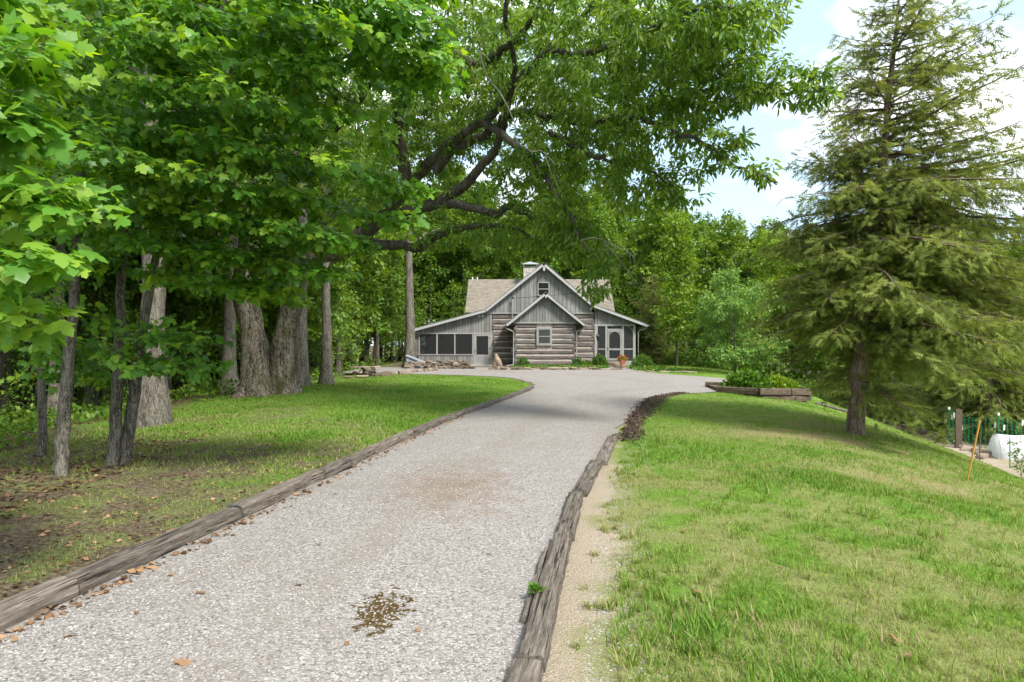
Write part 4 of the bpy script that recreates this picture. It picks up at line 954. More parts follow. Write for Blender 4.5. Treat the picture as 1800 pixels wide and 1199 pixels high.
# main pen: logs, gable boards
log_wall('log_wall', -1.36, 5.76, DP, list(np.linspace(0.10, 3.68, 10)), [(-0.4, 4.9, -1, 2.9)] if False else [], 3)
roofz = lambda x: (BL[1] + (x - BL[0]) * (AP[1] - BL[1]) / (AP[0] - BL[0]) if x < AP[0] else AP[1] + (x - AP[0]) * (BR[1] - AP[1]) / (BR[0] - AP[0])) - 0.16
gable = board_wall('gable_wall', -1.75, 5.62, DP - 0.03, 3.74, roofz, 0.30, seed=4)
hb().box(-1.8, 5.7, DP - 0.075, DP + 0.0, 3.66, 3.75).build('sill_board', M['trim'], gable)
hb().box(2.14, 2.30, 47.30, 47.7, 6.62, 6.90).build('ridge_beam', M['fascia'], main_roof, 0.01)
def window(x0, x1, z0, z1, y, parent, fr=0.11, muntin=True, casing=True):
    w = hb()
    w.box(x0 - fr, x0, y - 0.05, y + 0.04, z0 - fr, z1 + fr); w.box(x1, x1 + fr, y - 0.05, y + 0.04, z0 - fr, z1 + fr)
    w.box(x0, x1, y - 0.05, y + 0.04, z1, z1 + fr); w.box(x0 - 0.0, x1 + 0.0, y - 0.06, y + 0.04, z0 - fr, z0)
    o = w.build('window', M['trim'], parent)
    hb().box(x0, x1, y + 0.0, y + 0.01, z0, z1).build('pane', M['glass'], o)
    if muntin: hb().box(x0, x1, y - 0.035, y - 0.002, (z0 + z1) / 2 - 0.03, (z0 + z1) / 2 + 0.03).build('meeting_rail', M['trim'], o)
    return o
window(1.86, 2.56, 4.98, 5.82, DP - 0.10, house, 0.07)
# the ell in front
zs = list(np.linspace(0.10, 2.93, 9))
log_wall('log_wall', 0.22, 4.22, DF, zs, [(1.66, 2.69, 1.46, 2.66)], 7)
hb().box(0.26, 0.44, DF + 0.24, 48.0, 0, 2.95).build('side_wall', M['log'], house); hb().box(4.0, 4.18, DF + 0.24, 48.0, 0, 2.95).build('side_wall', M['log'], house)
EAP = (2.25, 5.02); EEL = (-0.42, 2.86); EER = (4.92, 2.86)
ell_roof = slab_roof('roof', [EEL, EAP, EER], 45.55, 48.1, 0.09)
rake([EEL, EAP, EER], 45.53, ell_roof, 0.15)
ez = lambda x: EAP[1] - abs(x - EAP[0]) * (EAP[1] - EEL[1]) / (EAP[0] - EEL[0]) - 0.15
eg = board_wall('gable_wall', 0.12, 4.36, DF - 0.03, 3.02, ez, 0.19, seed=6)
hb().box(0.05, 4.42, DF - 0.09, DF + 0.01, 2.93, 3.03).build('sill_board', M['trim'], eg)
hb().box(2.20, 2.31, 45.36, 45.6, 4.62, 4.78).build('ridge_beam', M['fascia'], ell_roof, 0.008)
window(1.80, 2.55, 1.60, 2.52, DF - 0.06, house, 0.15)
# gutters and downspouts
def spout(pts, r=0.05): 
    return hb().tube(pts, r, 8).build('downspout', M['trim'], house, smoothf=True)
for ex, s, wallx in ((EEL[0], -1, 0.10), (EER[0], 1, 4.34)):
    hb().beam((ex + s * 0.06, 45.55, 2.80), (ex + s * 0.06, 48.0, 2.80), 0.12, 0.11).build('gutter', M['trim'], ell_roof)
    spout([(ex + s * 0.05, 45.62, 2.76), (ex + s * 0.03, 45.66, 2.62), (ex - s * 0.3, 45.82, 2.48), (wallx, 45.92, 2.36), (wallx, 45.92, 1.2), (wallx, 45.92, 0.18)] + ([(wallx - 0.5, 45.6, 0.06)] if s < 0 else []))
spout([(9.42, 47.7, 2.80), (9.3, 47.75, 2.62), (8.95, 47.86, 2.5), (8.86, 47.9, 2.35), (8.86, 47.9, 0.1)])
hb().beam((9.52, 47.55, 2.84), (9.52, 54.5, 2.84), 0.12, 0.11).build('gutter', M['trim'], main_roof)

# left porch with three screened openings and a door
LPX = [-6.52, -5.27, -4.02, -2.76]
lroof = lambda x: EL[1] + (x - EL[0]) * (BL[1] - EL[1]) / (BL[0] - EL[0]) - 0.15
board_wall('porch_gable', -6.72, -1.40, DP, 2.34, lambda x: lroof(min(x, -1.9)) if x < -1.9 else min(roofz(x), 3.95), 0.19, seed=9)
pl = hb(); pl.box(-6.78, -1.38, DP - 0.06, DP + 0.06, 2.24, 2.34).build('porch_header', M['trim'], house)
board_wall('porch_apron', -6.5, -2.76, DP, 0.02, lambda x: 0.74, 0.165, seed=10, proud=0.035)
hb().box(-6.62, -2.70, DP - 0.09, DP + 0.06, 0.745, 0.83).build('porch_sill', M['trim'], house)
for x in LPX + [-1.42]: hb().box(x - 0.045, x + 0.045, DP - 0.05, DP + 0.05, 0.83 if x not in (-6.52, -2.76, -1.42) else 0.0, 2.24).build('porch_post', M['trim'], house)
for a, b_ in zip(LPX[:-1], LPX[1:]): hb().box(a + 0.045, b_ - 0.045, DP + 0.0, DP + 0.004, 0.83, 2.24).build('insect_screen', M['screen'], house)
hb().box(-6.80, -6.62, DP, DP + 0.25, 0, 2.25).build('corner_post', M['log'], house)
def door(x0, x1, z0, z1, y, parent, kick, name='screen_door', st=0.17):
    d = hb(); d.box(x0, x0 + st, y - .04, y + .03, z0, z1); d.box(x1 - st, x1, y - .04, y + .03, z0, z1)
    d.box(x0 + st, x1 - st, y - .04, y + .03, z1 - 0.12, z1); d.box(x0 + st, x1 - st, y - .04, y + .03, z0 + kick, z0 + kick + 0.14); d.box(x0 + st, x1 - st, y - .04, y + .03, z0, z0 + 0.16)
    o = d.build(name, M['trim'], parent)
    hb().box(x0 + st, x1 - st, y, y + .004, z0 + kick + .14, z1 - .12).build('insect_screen', M['screen'], o)
    return o
d1 = door(-2.70, -1.47, 0.10, 2.22, DP - 0.02, house, 0.55, st=0.20)
hb().box(-2.5, -1.67, DP - 0.035, DP + 0.0, 0.26, 0.65).build('kick_panel', M['board'], d1)
hb().box(-2.60, -2.56, DP - 0.12, DP - 0.06, 0.95, 1.15).build('handle', M['iron'], d1)
for z in (0.45, 1.2, 1.95): hb().box(-1.60, -1.54, DP - 0.075, DP - 0.055, z - 0.06, z + 0.06).build('hinge', M['iron'], d1)
hb().box(-2.78, -1.30, 47.3, 47.95, 0.0, 0.10).build('door_step', M['trim'], house)
hb().box(-6.72, -1.40, 52.9, 53.0, 0.0, 3.0).build('porch_back_wall', M['old_timber'], house)
hb().box(5.85, 9.0, 52.9, 53.0, 0.0, 3.2).build('porch_back_wall', M['old_timber'], house)
hb().box(-6.80, -6.74, DP + 0.3, 52.9, 0.8, 2.3).build('insect_screen', M['screen'], house)
# inside of the porches: floor, back wall and a few things that show through the screens
hb().box(-6.7, -1.45, DP + 0.12, 53, 0.0, 0.06).build('porch_floor', M['floor'], house)
hb().box(-6.8, -6.7, DP + 0.25, 53, 0.0, 0.8).build('porch_side', M['board'], house)
hb().box(5.9, 9.0, DP + 0.12, 53, 0.2, 0.36).build('porch_floor', M['floor'], house)
# right porch
rroof = lambda x: BR[1] + (x - BR[0]) * (ER[1] - BR[1]) / (ER[0] - BR[0]) - 0.15
board_wall('porch_gable', 5.82, 8.66, DP - 0.01, 2.92, lambda x: rroof(max(x, 5.7)), 0.19, seed=12)
pf = 0.36
for x0, x1 in ((5.80, 6.02), (6.56, 6.68), (7.74, 7.86), (8.50, 8.68)): hb().box(x0, x1, DP - 0.05, DP + 0.07, 0.0 if x0 < 6.1 or x0 > 8 else pf, 2.92).build('porch_post', M['trim'], house)
hb().box(6.02, 8.50, DP - 0.06, DP + 0.05, 2.80, 2.92).build('porch_header', M['trim'], house)
hb().box(6.02, 8.50, DP - 0.02, DP + 0.06, 0.0, pf).build('porch_base', M['trim'], house)
d2 = door(6.70, 7.72, pf + .02, 2.52, DP - 0.03, house, 0.72, st=0.13)
hb().box(6.68, 7.74, DP - 0.05, DP + 0.05, 2.53, 2.61).build('transom_bar', M['trim'], house)
hb().box(6.74, 7.68, DP, DP + 0.004, 2.61, 2.80).build('insect_screen', M['screen'], house)
hb().box(6.83, 7.59, DP - 0.03, DP - 0.026, pf + 0.18, pf + 0.74).build('insect_screen', M['screen'], d2)
for x0, x1 in ((6.02, 6.56), (7.86, 8.50)):
    hb().box(x0, x1, DP - 0.03, DP + 0.04, pf + 0.78, pf + 0.86).build('rail', M['trim'], house)
    hb().box(x0, x1, DP, DP + 0.004, pf, 2.80).build('insect_screen', M['screen'], house)
hb().box(6.72, 6.76, DP - 0.12, DP - 0.06, 1.15, 1.3).build('handle', M['iron'], d2)
def bracket(cx, cz, s, size, parent, y, w=0.035):
    """scroll-cut bracket curving between post and header"""
    b_ = hb(); pts = [(cx + s * size * (1 - math.cos(a)), y, cz - size * (1 - math.sin(a))) for a in np.linspace(0, math.pi / 2, 9)]
    for p, q in zip(pts[:-1], pts[1:]): b_.beam(p, q, 0.04, w, up=(0, 1, 0))
    for k in (2, 4, 6):
        p = Vector(pts[k]); b_.tube([p + Vector((0.05 * math.cos(t), -.005, 0.05 * math.sin(t))) for t in np.linspace(0, 6.28, 9)], 0.012, 4)
    return b_.build('bracket', M['trim'], parent)
bracket(8.49, 2.80, -1, 0.5, house, DP - 0.03, 0.06)
bracket(6.84, 2.39, 1, 0.24, d2, DP - 0.06); bracket(7.58, 2.39, -1, 0.24, d2, DP - 0.06)
# curtain cloth inside the entry porch
cv = [(x, 49.6 + 0.06 * math.sin(x * 19), z) for z in (0.4, 2.8) for x in np.linspace(5.95, 8.6, 60)]
hb().add(cv, [(i, i + 1, i + 61, i + 60) for i in range(59)]).build('curtain', M['curtain'], house)
# stone chimney with metal cap
ch = hb().box(0.95, 2.05, 55.6, 56.6, 4, 7.75).build('chimney', M['pale_stone'], house)
rgc = np.random.default_rng(3)
z = 6.3
while z < 7.72:
    h = rgc.uniform(0.10, 0.17); x = 0.92
    while x < 2.0:
        w = min(rgc.uniform(0.22, 0.5), 2.08 - x); hb().box(x + .01, x + w - .01, 55.55 - rgc.uniform(0, .03), 55.7, z + .01, min(z + h - .005, 7.75)).build('stone', M['pale_stone'], ch, 0.012); x += w
    z += h
hb().box(0.82, 2.18, 55.45, 56.75, 7.98, 8.04).build('chimney_cap', M['metal'], ch); hb().add([(0.82, 55.45, 8.04), (2.18, 55.45, 8.04), (2.18, 56.75, 8.04), (0.82, 56.75, 8.04), (1.5, 56.1, 8.28)], [(0, 1, 4), (1, 2, 4), (2, 3, 4), (3, 0, 4), (3, 2, 1, 0)]).build('chimney_cap', M['metal'], ch)
for x in (0.98, 2.02):
    for y in (55.6, 56.6): hb().box(x - .03, x + .03, y - .03, y + .03, 7.75, 7.98).build('cap_leg', M['metal'], ch)
hb().box(0.9, 2.1, 55.5, 56.7, 7.74, 7.80).build('chimney_crown', M['iron'], ch)
# service mast, flood lamps, wall lantern
mast = hb().tube([(0.02, 47.75, 3.3), (0.02, 47.75, 4.72)], 0.03).build('service_mast', M['metal'], house)
hb().tube([(0.02, 47.75, 4.72), (0.10, 47.7, 4.80), (0.14, 47.68, 4.70)], 0.045).build('weatherhead', M['iron'], mast)
for x, z in ((-2.28, 3.52), (-2.02, 3.56), (5.55, 4.04), (5.80, 4.02)):
    hb().tube([(x, 47.86, z + .06), (x, 47.78, z), (x - 0.02, 47.66, z - 0.03)], [0.025, 0.05, 0.075], 10).build('flood_lamp', M['white'], house)
hb().tube([(-1.30, 47.95, 1.75), (-1.30, 47.78, 1.72), (-1.30, 47.76, 1.5)], [0.02, 0.05, 0.03], 8).build('wall_lantern', M['iron'], house)
hb().box(-0.02, 0.14, DF + 0.35, DF + 0.5, 1.0, 1.3).build('electric_meter', M['metal'], house)
# foundation stones under the logs
for name, x0, x1, y in (('foundation', 0.22, 4.22, DF + 0.04), ('foundation', -1.36, 5.76, DP + 0.04)):
    o = hb().box(x0, x1, y + .03, y + .2, -0.1, 0.12).build(name, M['stone'], house)

# service cable to a pole past the garden
pole_at = on_ground(22.9, 30.0)
cab = [Vector((0.10, 47.7, 4.75)).lerp(Vector((pole_at.x - 0.1, 29.9, 9.1)), t) + Vector((0, 0, -1.1 * 4 * t * (1 - t))) for t in np.linspace(0, 1, 24)]
o = MB(cab[0]).tube(cab, 0.014, 5).build('service_cable', M['rubber'], None); o.location = cab[0]; tag(o, 'thin overhead service cable sagging from the house gable toward the utility pole', 'cable')
po = empty('utility_pole', pole_at, 'wooden utility pole with a grey transformer past the garden', 'pole')
MB(pole_at).tube([pole_at + Vector((0, 0, -.5)), pole_at + Vector((0, 0, 10.5))], [0.16, 0.11], 12).build('pole', M['old_timber'], po, smoothf=True)
MB(pole_at).tube([pole_at + Vector((-.35, -.1, 8.5)), pole_at + Vector((-.35, -.1, 9.3))], 0.2, 14).build('transformer', M['metal'], po)
MB(pole_at).beam(pole_at + Vector((-.55, -.15, 9.9)), pole_at + Vector((1.2, -.15, 9.9)), 0.1, 0.1).build('crossarm', M['old_timber'], po)

# ------------------------------------------------------------------ timbers along the drive
def timber(a, b_, w, h, seed, mat, label, cat='timber', group=None, z=None, name='landscape_timber', crack=False):
    a = Vector(a); b_ = Vector(b_); L = (b_ - a).length; rg = np.random.default_rng(seed); n = max(8, int(L / 0.16)); vs = []; fs = []
    prof = [(-.5, 0), (-.5, .55), (-.46, .90), (-.36, 1), (-.06, 1), (.0, 0.97 if crack else 1), (.06, 1), (.36, 1), (.46, .90), (.5, .55), (.5, 0)]
    k = len(prof); drift = np.cumsum(rg.normal(0, 0.004, n))
    for i in range(n):
        y = L * i / (n - 1); wob = rg.normal(0, 0.0035, (k, 2))
        cr = rg.uniform(-0.05, 0.02) if crack else 0
        for j, (px_, pz) in enumerate(prof):
            zz = pz + (cr if j == 5 else 0)
            vs.append((px_ * w + wob[j, 0] + drift[i], y, zz * h + wob[j, 1] * (pz > 0)))
    for i in range(n - 1):
        for j in range(k): fs.append((i * k + j, i * k + (j + 1) % k, i * k + k + (j + 1) % k, i * k + k + j))
    fs += [tuple(range(k - 1, -1, -1)), tuple(range((n - 1) * k, n * k))]
    o = MB().add(vs, fs).build(name, M[mat]); d = b_ - a
    o.location = a; o.rotation_euler = (math.asin(max(-1, min(1, d.z / L))), 0, math.atan2(d.y, d.x) - math.pi / 2)
    if label: tag(o, label, cat, group)
    return o
lp = [(xl(y) - 0.09, y) for y in (1.0, 2.75, 4.7, 6.75, 8.65, 10.5, 12.4, 14.4, 16.5, 18.7, 20.9, 23.1, 25.2)]
gl = 'timbers edging the lawn side of the drive'
for i, (p, q) in enumerate(zip(lp[:-1], lp[1:])):
    dv = (Vector(q) - Vector(p)).normalized() * 0.012
    o = timber((p[0] + dv.x, p[1] + dv.y, -0.06), (q[0] - dv.x, q[1] - dv.y, -0.06 + random.uniform(-.015, .015)), 0.175, 0.19 - 0.003 * i, 100 + i, 'timber', 'weathered grey timber laid end to end between the wooded lawn and the drive', 'timber', gl, crack=i % 2 == 0)
pin = MB((xl(6.75), 6.72, 0)).tube([(xl(6.75) - 0.13, 6.70, 0.11), (xl(6.75) - 0.11, 6.70, 0.135), (xl(6.75) - 0.03, 6.70, 0.135), (xl(6.75) + 0.0, 6.69, 0.12), (xl(6.75) + 0.008, 6.69, 0.02)], 0.011, 6).build('iron_staple', M['iron'])
pin.location = (xl(6.75), 6.72, 0); tag(pin, 'bent black iron staple pinning the timbers on the lawn side', 'staple')
rp = [((-0.42, 0.6), (0.055, 3.6), .165), ((0.06, 3.62), (0.40, 5.95), .16), ((0.43, 5.98), (0.68, 7.6), .165), ((0.72, 7.66), (1.14, 9.55), .165), ((1.22, 9.6), (1.72, 12.05), .17)]
labs = ['thick grey timber split along its top with a green weed in the crack', 'long grey timber with a splintered strip along its gravel side', 'short knotty timber between the split timbers and the skewed one', 'skewed rough timber turned off the line beside the sandy strip', 'last timber before the dark mulch strip']
for i, ((p, q, w), lab) in enumerate(zip(rp, labs)):
    timber((p[0] + 0.04, p[1], -0.05), (q[0] + 0.04, q[1], -0.05), w, 0.125 + 0.012 * (i % 2), 140 + i, 'timber', lab, crack=i < 3, group=None)
splint = timber((0.075, 4.2, -0.03), (0.285, 5.6, -0.03), 0.035, 0.09, 155, 'timber', 'loose splinter of wood lying along the split timber', 'splinter', name='wood_splinter')

# raised bed of stacked timbers, a thing with its timbers as parts
bed = empty('raised_bed', (9.2, 24.4, 0), 'raised garden bed of stacked brown timbers at the end of the gravel', 'raised bed')
def bed_timber(a, b_, h=0.17, w=0.17, seed=0, mat='old_timber'):
    o = timber(a, b_, w, h, seed, mat, None, name='timber'); o.parent = bed; o.location = Vector(o.location) - bed.location
bed_timber((6.98, 23.3, 0.10), (8.55, 22.3, 0.10), 0.2, 0.18, 201)
bed_timber((7.3, 25.4, 0.12), (8.6, 25.0, 0.12), 0.2, 0.18, 202)
bed_timber((8.62, 22.25, 0.10), (10.25, 22.45, 0.08), 0.2, 0.18, 203); bed_timber((10.28, 22.45, 0.08), (11.45, 22.75, 0.05), 0.2, 0.18, 204)
bed_timber((8.75, 22.32, -0.12), (10.5, 22.55, -0.12), 0.2, 0.18, 205); bed_timber((10.52, 22.52, -0.14), (11.4, 22.8, -0.14), 0.2, 0.18, 206)
bed_timber((9.9, 22.3, -0.34), (11.0, 22.5, -0.36), 0.19, 0.17, 207, 'timber'); bed_timber((9.2, 22.35, -0.33), (9.85, 22.4, -0.34), 0.19, 0.17, 208, 'timber')
bed_timber((11.5, 22.85, 0.04), (11.3, 25.0, 0.04), 0.2, 0.18, 209); bed_timber((11.5, 22.85, -0.16), (11.3, 25.0, -0.16), 0.2, 0.18, 210); bed_timber((11.25, 25.05, 0.04), (8.6, 25.1, 0.1), 0.2, 0.18, 211)
MB(bed.location).add([(7.2, 23.4, 0.2), (8.6, 22.4, 0.2), (11.4, 22.9, 0.12), (11.2, 25, 0.12), (8.5, 25, 0.22), (7.4, 25.3, 0.22), (7.2, 23.4, -.5), (8.6, 22.4, -.5), (11.4, 22.9, -.7), (11.2, 25, -.7), (8.5, 25, -.5), (7.4, 25.3, -.5)], [(0, 1, 2, 3, 4, 5)] + [(i, (i + 1) % 6, (i + 1) % 6 + 6, i + 6) for i in range(6)]).build('soil', plain('soil', (0.09, 0.06, 0.04), 1, 0.3, 8, 0.02), bed)
bed.location.z -= 0.09; bed.location.x = 8.445; bed.scale.x = 0.66
pl_ = timber((9.95, 22.4, zf(9.95, 22.4) + .01), (10.8, 21.9, zf(10.8, 21.9) + .01), 0.17, 0.07, 215, 'timber', 'pale loose plank lying in the grass at the end of the raised bed', 'plank', name='loose_plank')

# ------------------------------------------------------------------ leafy plants made of small leaves
def bush(name, loc, r, n, size, mat, label, cat, group=None, seed=0, tint=(0.5, 0.25), upright=0.0, solid=0.55, tv=LEAF_V, tf_=LEAF_F):
    rg = np.random.default_rng(seed); o = empty(name, loc, label, cat, group)
    d = norm(rg.normal(0, 1, (n, 3))); d[:, 2] = np.abs(d[:, 2]) * 1.0 - 0.12
    q = solid + (1 - solid) * rg.random(n) ** 0.5; lump = 1 + 0.10 * np.sin(5 * d[:, 0] + seed) * np.sin(4 * d[:, 1]) + 0.06 * np.sin(11 * d[:, 2] + 7 * d[:, 0])
    P = d * (q * lump)[:, None] * np.array(r); P[:, 2] = np.maximum(P[:, 2], 0.01)
    TT = d + rg.normal(0, .6, (n, 3)) + np.array([0, 0, upright]); NN = d * 0.8 + rg.normal(0, .6, (n, 3)) + np.array([0, 0, .3]); TT, NN = frames(TT, NN)
    V, F, t = scatter(P, TT, NN, size * rg.uniform(.6, 1.2, n), tv, tf_, np.clip(tint[0] + rg.normal(0, tint[1], n), 0, 1))
    link('foliage', mesh_np('foliage', V, F, False, {'tint': t}), o, M[mat])
    mb = MB(); 
    for k in range(6):
        a = k * 1.05; mb.tube([(0.03 * math.cos(a), 0.03 * math.sin(a), -0.05), (r[0] * .35 * math.cos(a), r[1] * .35 * math.sin(a), r[2] * .45), (r[0] * .65 * math.cos(a + .3), r[1] * .65 * math.sin(a + .3), r[2] * .8)], [0.02, 0.012, 0.006], 4)
    mb.build('stem', M['dark_bark'], o); return o
bush('boxwood_shrub', (0.72, 44.6, 0), (0.50, 0.46, 0.78), 2600, 0.07, 'box_leaf', 'round clipped shrub beside the downspout at the log ell', 'shrub', None, 1)
bush('boxwood_shrub', (4.25, 44.4, 0), (0.42, 0.40, 0.78), 2200, 0.07, 'box_leaf', 'small round clipped shrub at the lamp-post corner of the log ell', 'shrub', None, 2, (0.42, .22))
bush('leafy_shrub', (5.75, 44.6, 0), (0.58, 0.45, 1.0), 2200, 0.11, 'box_leaf', 'loose upright leafy shrub around the lamp post', 'shrub', None, 3, (0.6, .25), 0.6, 0.3)
bush('leafy_shrub', (4.95, 45.0, 0), (0.40, 0.4, 0.5), 1000, 0.12, 'wood_leaf', 'low ragged green plant between the clipped shrub and the lamp post', 'shrub', None, 4, (0.55, .25), 0.8, 0.2)
bush('boxwood_shrub', (8.25, 43.0, 0), (0.80, 0.72, 1.0), 4200, 0.08, 'box_leaf', 'large round clipped shrub beside the entry porch steps', 'shrub', None, 5, (0.62, .22))
bush('leafy_shrub', (8.2, 23.8, 0.09), (0.78, 0.9, 0.70), 2600, 0.14, 'box_leaf', 'leafy white-flowered shrub growing in the timber raised bed', 'shrub', None, 6, (0.62, .3), 0.5, 0.25)
bush('leafy_shrub', (9.35, 23.9, 0.03), (0.62, 0.8, 0.52), 2200, 0.13, 'lime_leaf', 'yellow-green perennial plant growing in the timber raised bed', 'shrub', None, 7, (0.45, .3), 0.7, 0.25)
rgb = np.random.default_rng(77)
for k, (x, y, z) in enumerate(((8.3, 23.3, .75), (9.2, 23.2, .85), (9.5, 23.6, .9), (10.2, 23.5, .65))):
    pass

# flower beds along the house, edged with flat stones
def slab_stone(w, d, h, seed):
    rg = np.random.default_rng(seed); k = 7; vs = []
    ang = np.sort(rg.uniform(0, 6.28, k)); rad = rg.uniform(0.75, 1.0, k)
    for zz, s in ((0, 0.94), (h * .5, 1.0), (h, 0.9)):
        for a, r_ in zip(ang, rad): vs.append((w / 2 * r_ * s * math.cos(a), d / 2 * r_ * s * math.sin(a), zz + rg.normal(0, h * .06)))
    fs = [tuple(range(k - 1, -1, -1)), tuple(range(2 * k, 3 * k))] + [(i * k + j, i * k + (j + 1) % k, (i + 1) * k + (j + 1) % k, (i + 1) * k + j) for i in (0, 1) for j in range(k)]
    me = bpy.data.meshes.new('stone'); me.from_pydata(vs, [], fs); me.update(); return me
SL = [slab_stone(1, 1, 1, 300 + i) for i in range(12)]
for m_ in SL: m_.materials.append(M['stone'])
def stones(parent, items):
    for (x, y, z, w, d, h, rz) in items:
        o = link('stone', random.choice(SL), parent); o.location = Vector((x, y, z)) - Vector(parent.location); o.scale = (w, d, h); o.rotation_euler = (random.uniform(-.06, .06), random.uniform(-.06, .06), rz)
def stack_row(x0, x1, y, layers, wmin, wmax, h, seed, curve=lambda t: 0, z0=lambda t: 0, height=lambda t: 1):
    rg = np.random.default_rng(seed); out = []
    for k in range(layers):
        x = x0 + rg.uniform(0, .15)
        while x < x1:
            w = rg.uniform(wmin, wmax); t = (x - x0) / (x1 - x0)
            if k / layers < height(t): out.append((x + w / 2, y + curve(t) + rg.normal(0, .03), z0(t) + k * h, w * 1.35, rg.uniform(.3, .42), h * rg.uniform(.85, 1.25), rg.uniform(-.2, .2)))
            x += w
    return out
w1 = empty('stone_wall', (-5.0, 43, 0), 'low dry-stacked wall of brown flat stones in front of the screened porch', 'wall')
stones(w1, stack_row(-6.9, -2.75, 43.0, 6, 0.30, 0.7, 0.085, 1, lambda t: 0.3 * (1 - t), lambda t: 0.0, lambda t: 0.75 + .25 * t if t < .95 else .4))
w2 = empty('stone_border', (2.4, 41.6, 0), 'thin border of flat stones edging the flower bed along the log ell', 'border')
stones(w2, stack_row(-1.5, 6.1, 41.7, 2, 0.4, 0.95, 0.08, 2, lambda t: -0.25 * math.sin(3.1 * t), lambda t: 0, lambda t: 0.9 if t < .8 else .4))
w3 = empty('stone_border', (8.0, 39, 0), 'short border of flat stones edging the yellow flowers by the entry path', 'border')
stones(w3, stack_row(7.0, 9.4, 38.6, 1, 0.4, 0.9, 0.07, 3, lambda t: -0.9 * t, lambda t: 0))
w4 = empty('stone_stack', on_ground(-7.2, 33.6), 'square stack of flat brown stones at the edge of the woods', 'stones')
zs4 = w4.location.z; rg4 = np.random.default_rng(4)
stones(w4, [(-7.2 + rg4.normal(0, .08) + .28 * (k % 3 - 1), 33.6 + rg4.normal(0, .12), zs4 - .05 + 0.085 * (k // 3), rg4.uniform(.55, .95), rg4.uniform(.4, .6), 0.09, rg4.uniform(-.4, .4)) for k in range(21)] + [(-8.0, 33.3, zs4 + .0, .7, .5, .08, .2), (-6.35, 33.9, zs4 + .05, .6, .4, .1, .1), (-6.3, 34, zs4 + .15, .5, .4, .1, .5)])
w5 = empty('stone_border', (-6.6, 37, 0), 'curving low border of dark stones between the mown lawn and the woods', 'border')
stones(w5, [(-7.0 + 0.22 * k - .012 * k * k * .3, 34.2 + 0.42 * k, zf(-7 + .2 * k, 34.2 + .42 * k) + .0, .5, .34, .17, random.uniform(0, 3)) for k in range(16)])
st = empty('stone_steps', (7.2, 45, 0), 'irregular stone steps leading up to the entry porch door', 'steps')
stones(st, [(7.2, 47.3, 0.0, 1.6, 1.0, 0.30, 0), (6.7, 46.4, 0, .9, .8, .2, .4), (7.55, 46.3, 0, 1.0, .8, .2, .2), (6.4, 45.3, 0, .8, .7, .13, 1), (7.2, 45.2, 0, .9, .8, .12, .1), (7.9, 45.0, 0, .5, .5, .14, .6), (6.9, 44.2, 0, 1.1, .8, .06, .5), (7.6, 43.6, 0, .8, .7, .05, .2), (6.6, 43.0, 0, .9, .7, .05, .9)])
bmr = bmesh.new(); bmesh.ops.create_icosphere(bmr, subdivisions=3, radius=1)
for v in bmr.verts:
    f = 1 + 0.16 * math.sin(3 * v.co.x + 2 * v.co.z) + 0.10 * math.sin(6 * v.co.y + 4 * v.co.z); v.co *= f
    v.co.z = v.co.z * 0.50 + 0.42; k = 1 - 0.35 * max(0, v.co.z); v.co.x = v.co.x * 0.34 * k - 0.10 * v.co.z + .05; v.co.y *= 0.24
me = bpy.data.meshes.new('boulder'); bmr.to_mesh(me); bmr.free()
o = link('boulder', me, None, plain('boulder', (0.24, 0.185, 0.13), 0.95, 0.3, 5, 0.02)); o.location = (-0.98, 44.0, -0.06); tag(o, 'upright tan boulder beside the porch door and the log wall', 'boulder')
hat = empty('cellar_hatch', (-6.45, 43.8, 0), 'sloping grey metal cellar hatch by the trunk at the porch corner', 'hatch')
MB(hat.location).prism([(-6.75, 0.05), (-5.75, 0.05), (-5.75, 0.38), (-6.75, 0.78)], 43.6, 44.6).build('hatch_body', M['hatch_metal'], hat)
MB(hat.location).add([(-6.8, 43.52, 0.80), (-5.68, 43.52, 0.36), (-5.68, 44.7, 0.36), (-6.8, 44.7, 0.80), (-6.8, 43.52, 0.84), (-5.68, 43.52, 0.40), (-5.68, 44.7, 0.40), (-6.8, 44.7, 0.84)], [(0, 3, 2, 1), (4, 5, 6, 7), (0, 1, 5, 4), (1, 2, 6, 5), (2, 3, 7, 6), (3, 0, 4, 7)]).build('hatch_lid', M['hatch_metal'], hat)
# flower pot, lamp post
fp = empty('flower_pot', (7.15, 44.2, 0.12), 'terracotta pot of red flowers standing on the entry steps', 'pot')
MB().tube([(0, 0, 0), (0, 0, 0.05), (0, 0, .30), (0, 0, .31), (0, 0, .36), (0, 0, .36), (0, 0, .3)], [0.13, 0.14, 0.20, .225, .225, .18, .17], 14).build('pot', M['terracotta'], fp)
rgp = np.random.default_rng(9); n = 260
d = norm(rgp.normal(0, 1, (n, 3))); d[:, 2] = np.abs(d[:, 2]); P = d * np.array([.30, .28, .32]) * rgp.random((n, 1)) ** .4 + np.array([0, 0, .34]); TT, NN = frames(d + rgp.normal(0, .5, (n, 3)), d + rgp.normal(0, .5, (n, 3)))
V, F, t = scatter(P[:150], TT[:150], NN[:150], np.full(150, .11), LEAF_V, LEAF_F, np.full(150, 0.4)); link('foliage', mesh_np('foliage', V, F, False, {'tint': t}), fp, M['box_leaf'])
V, F, t = scatter(P[150:] * 1.08, TT[150:], NN[150:], np.full(110, .10), LEAF_V, LEAF_F, rgp.random(110) * .3); link('flower', mesh_np('flower', V, F, False, {'tint': t}), fp, M['flower'])
lamp = empty('lamp_post', (5.55, 44.2, 0), 'slim black lamp post with a glass lantern at the flower bed', 'lamp')
MB().tube([(0, 0, 0), (0, 0, 1.75), (0, 0, 1.78), (0, 0, 1.8)], [0.035, 0.03, 0.06, .07], 10).build('post', M['iron'], lamp)
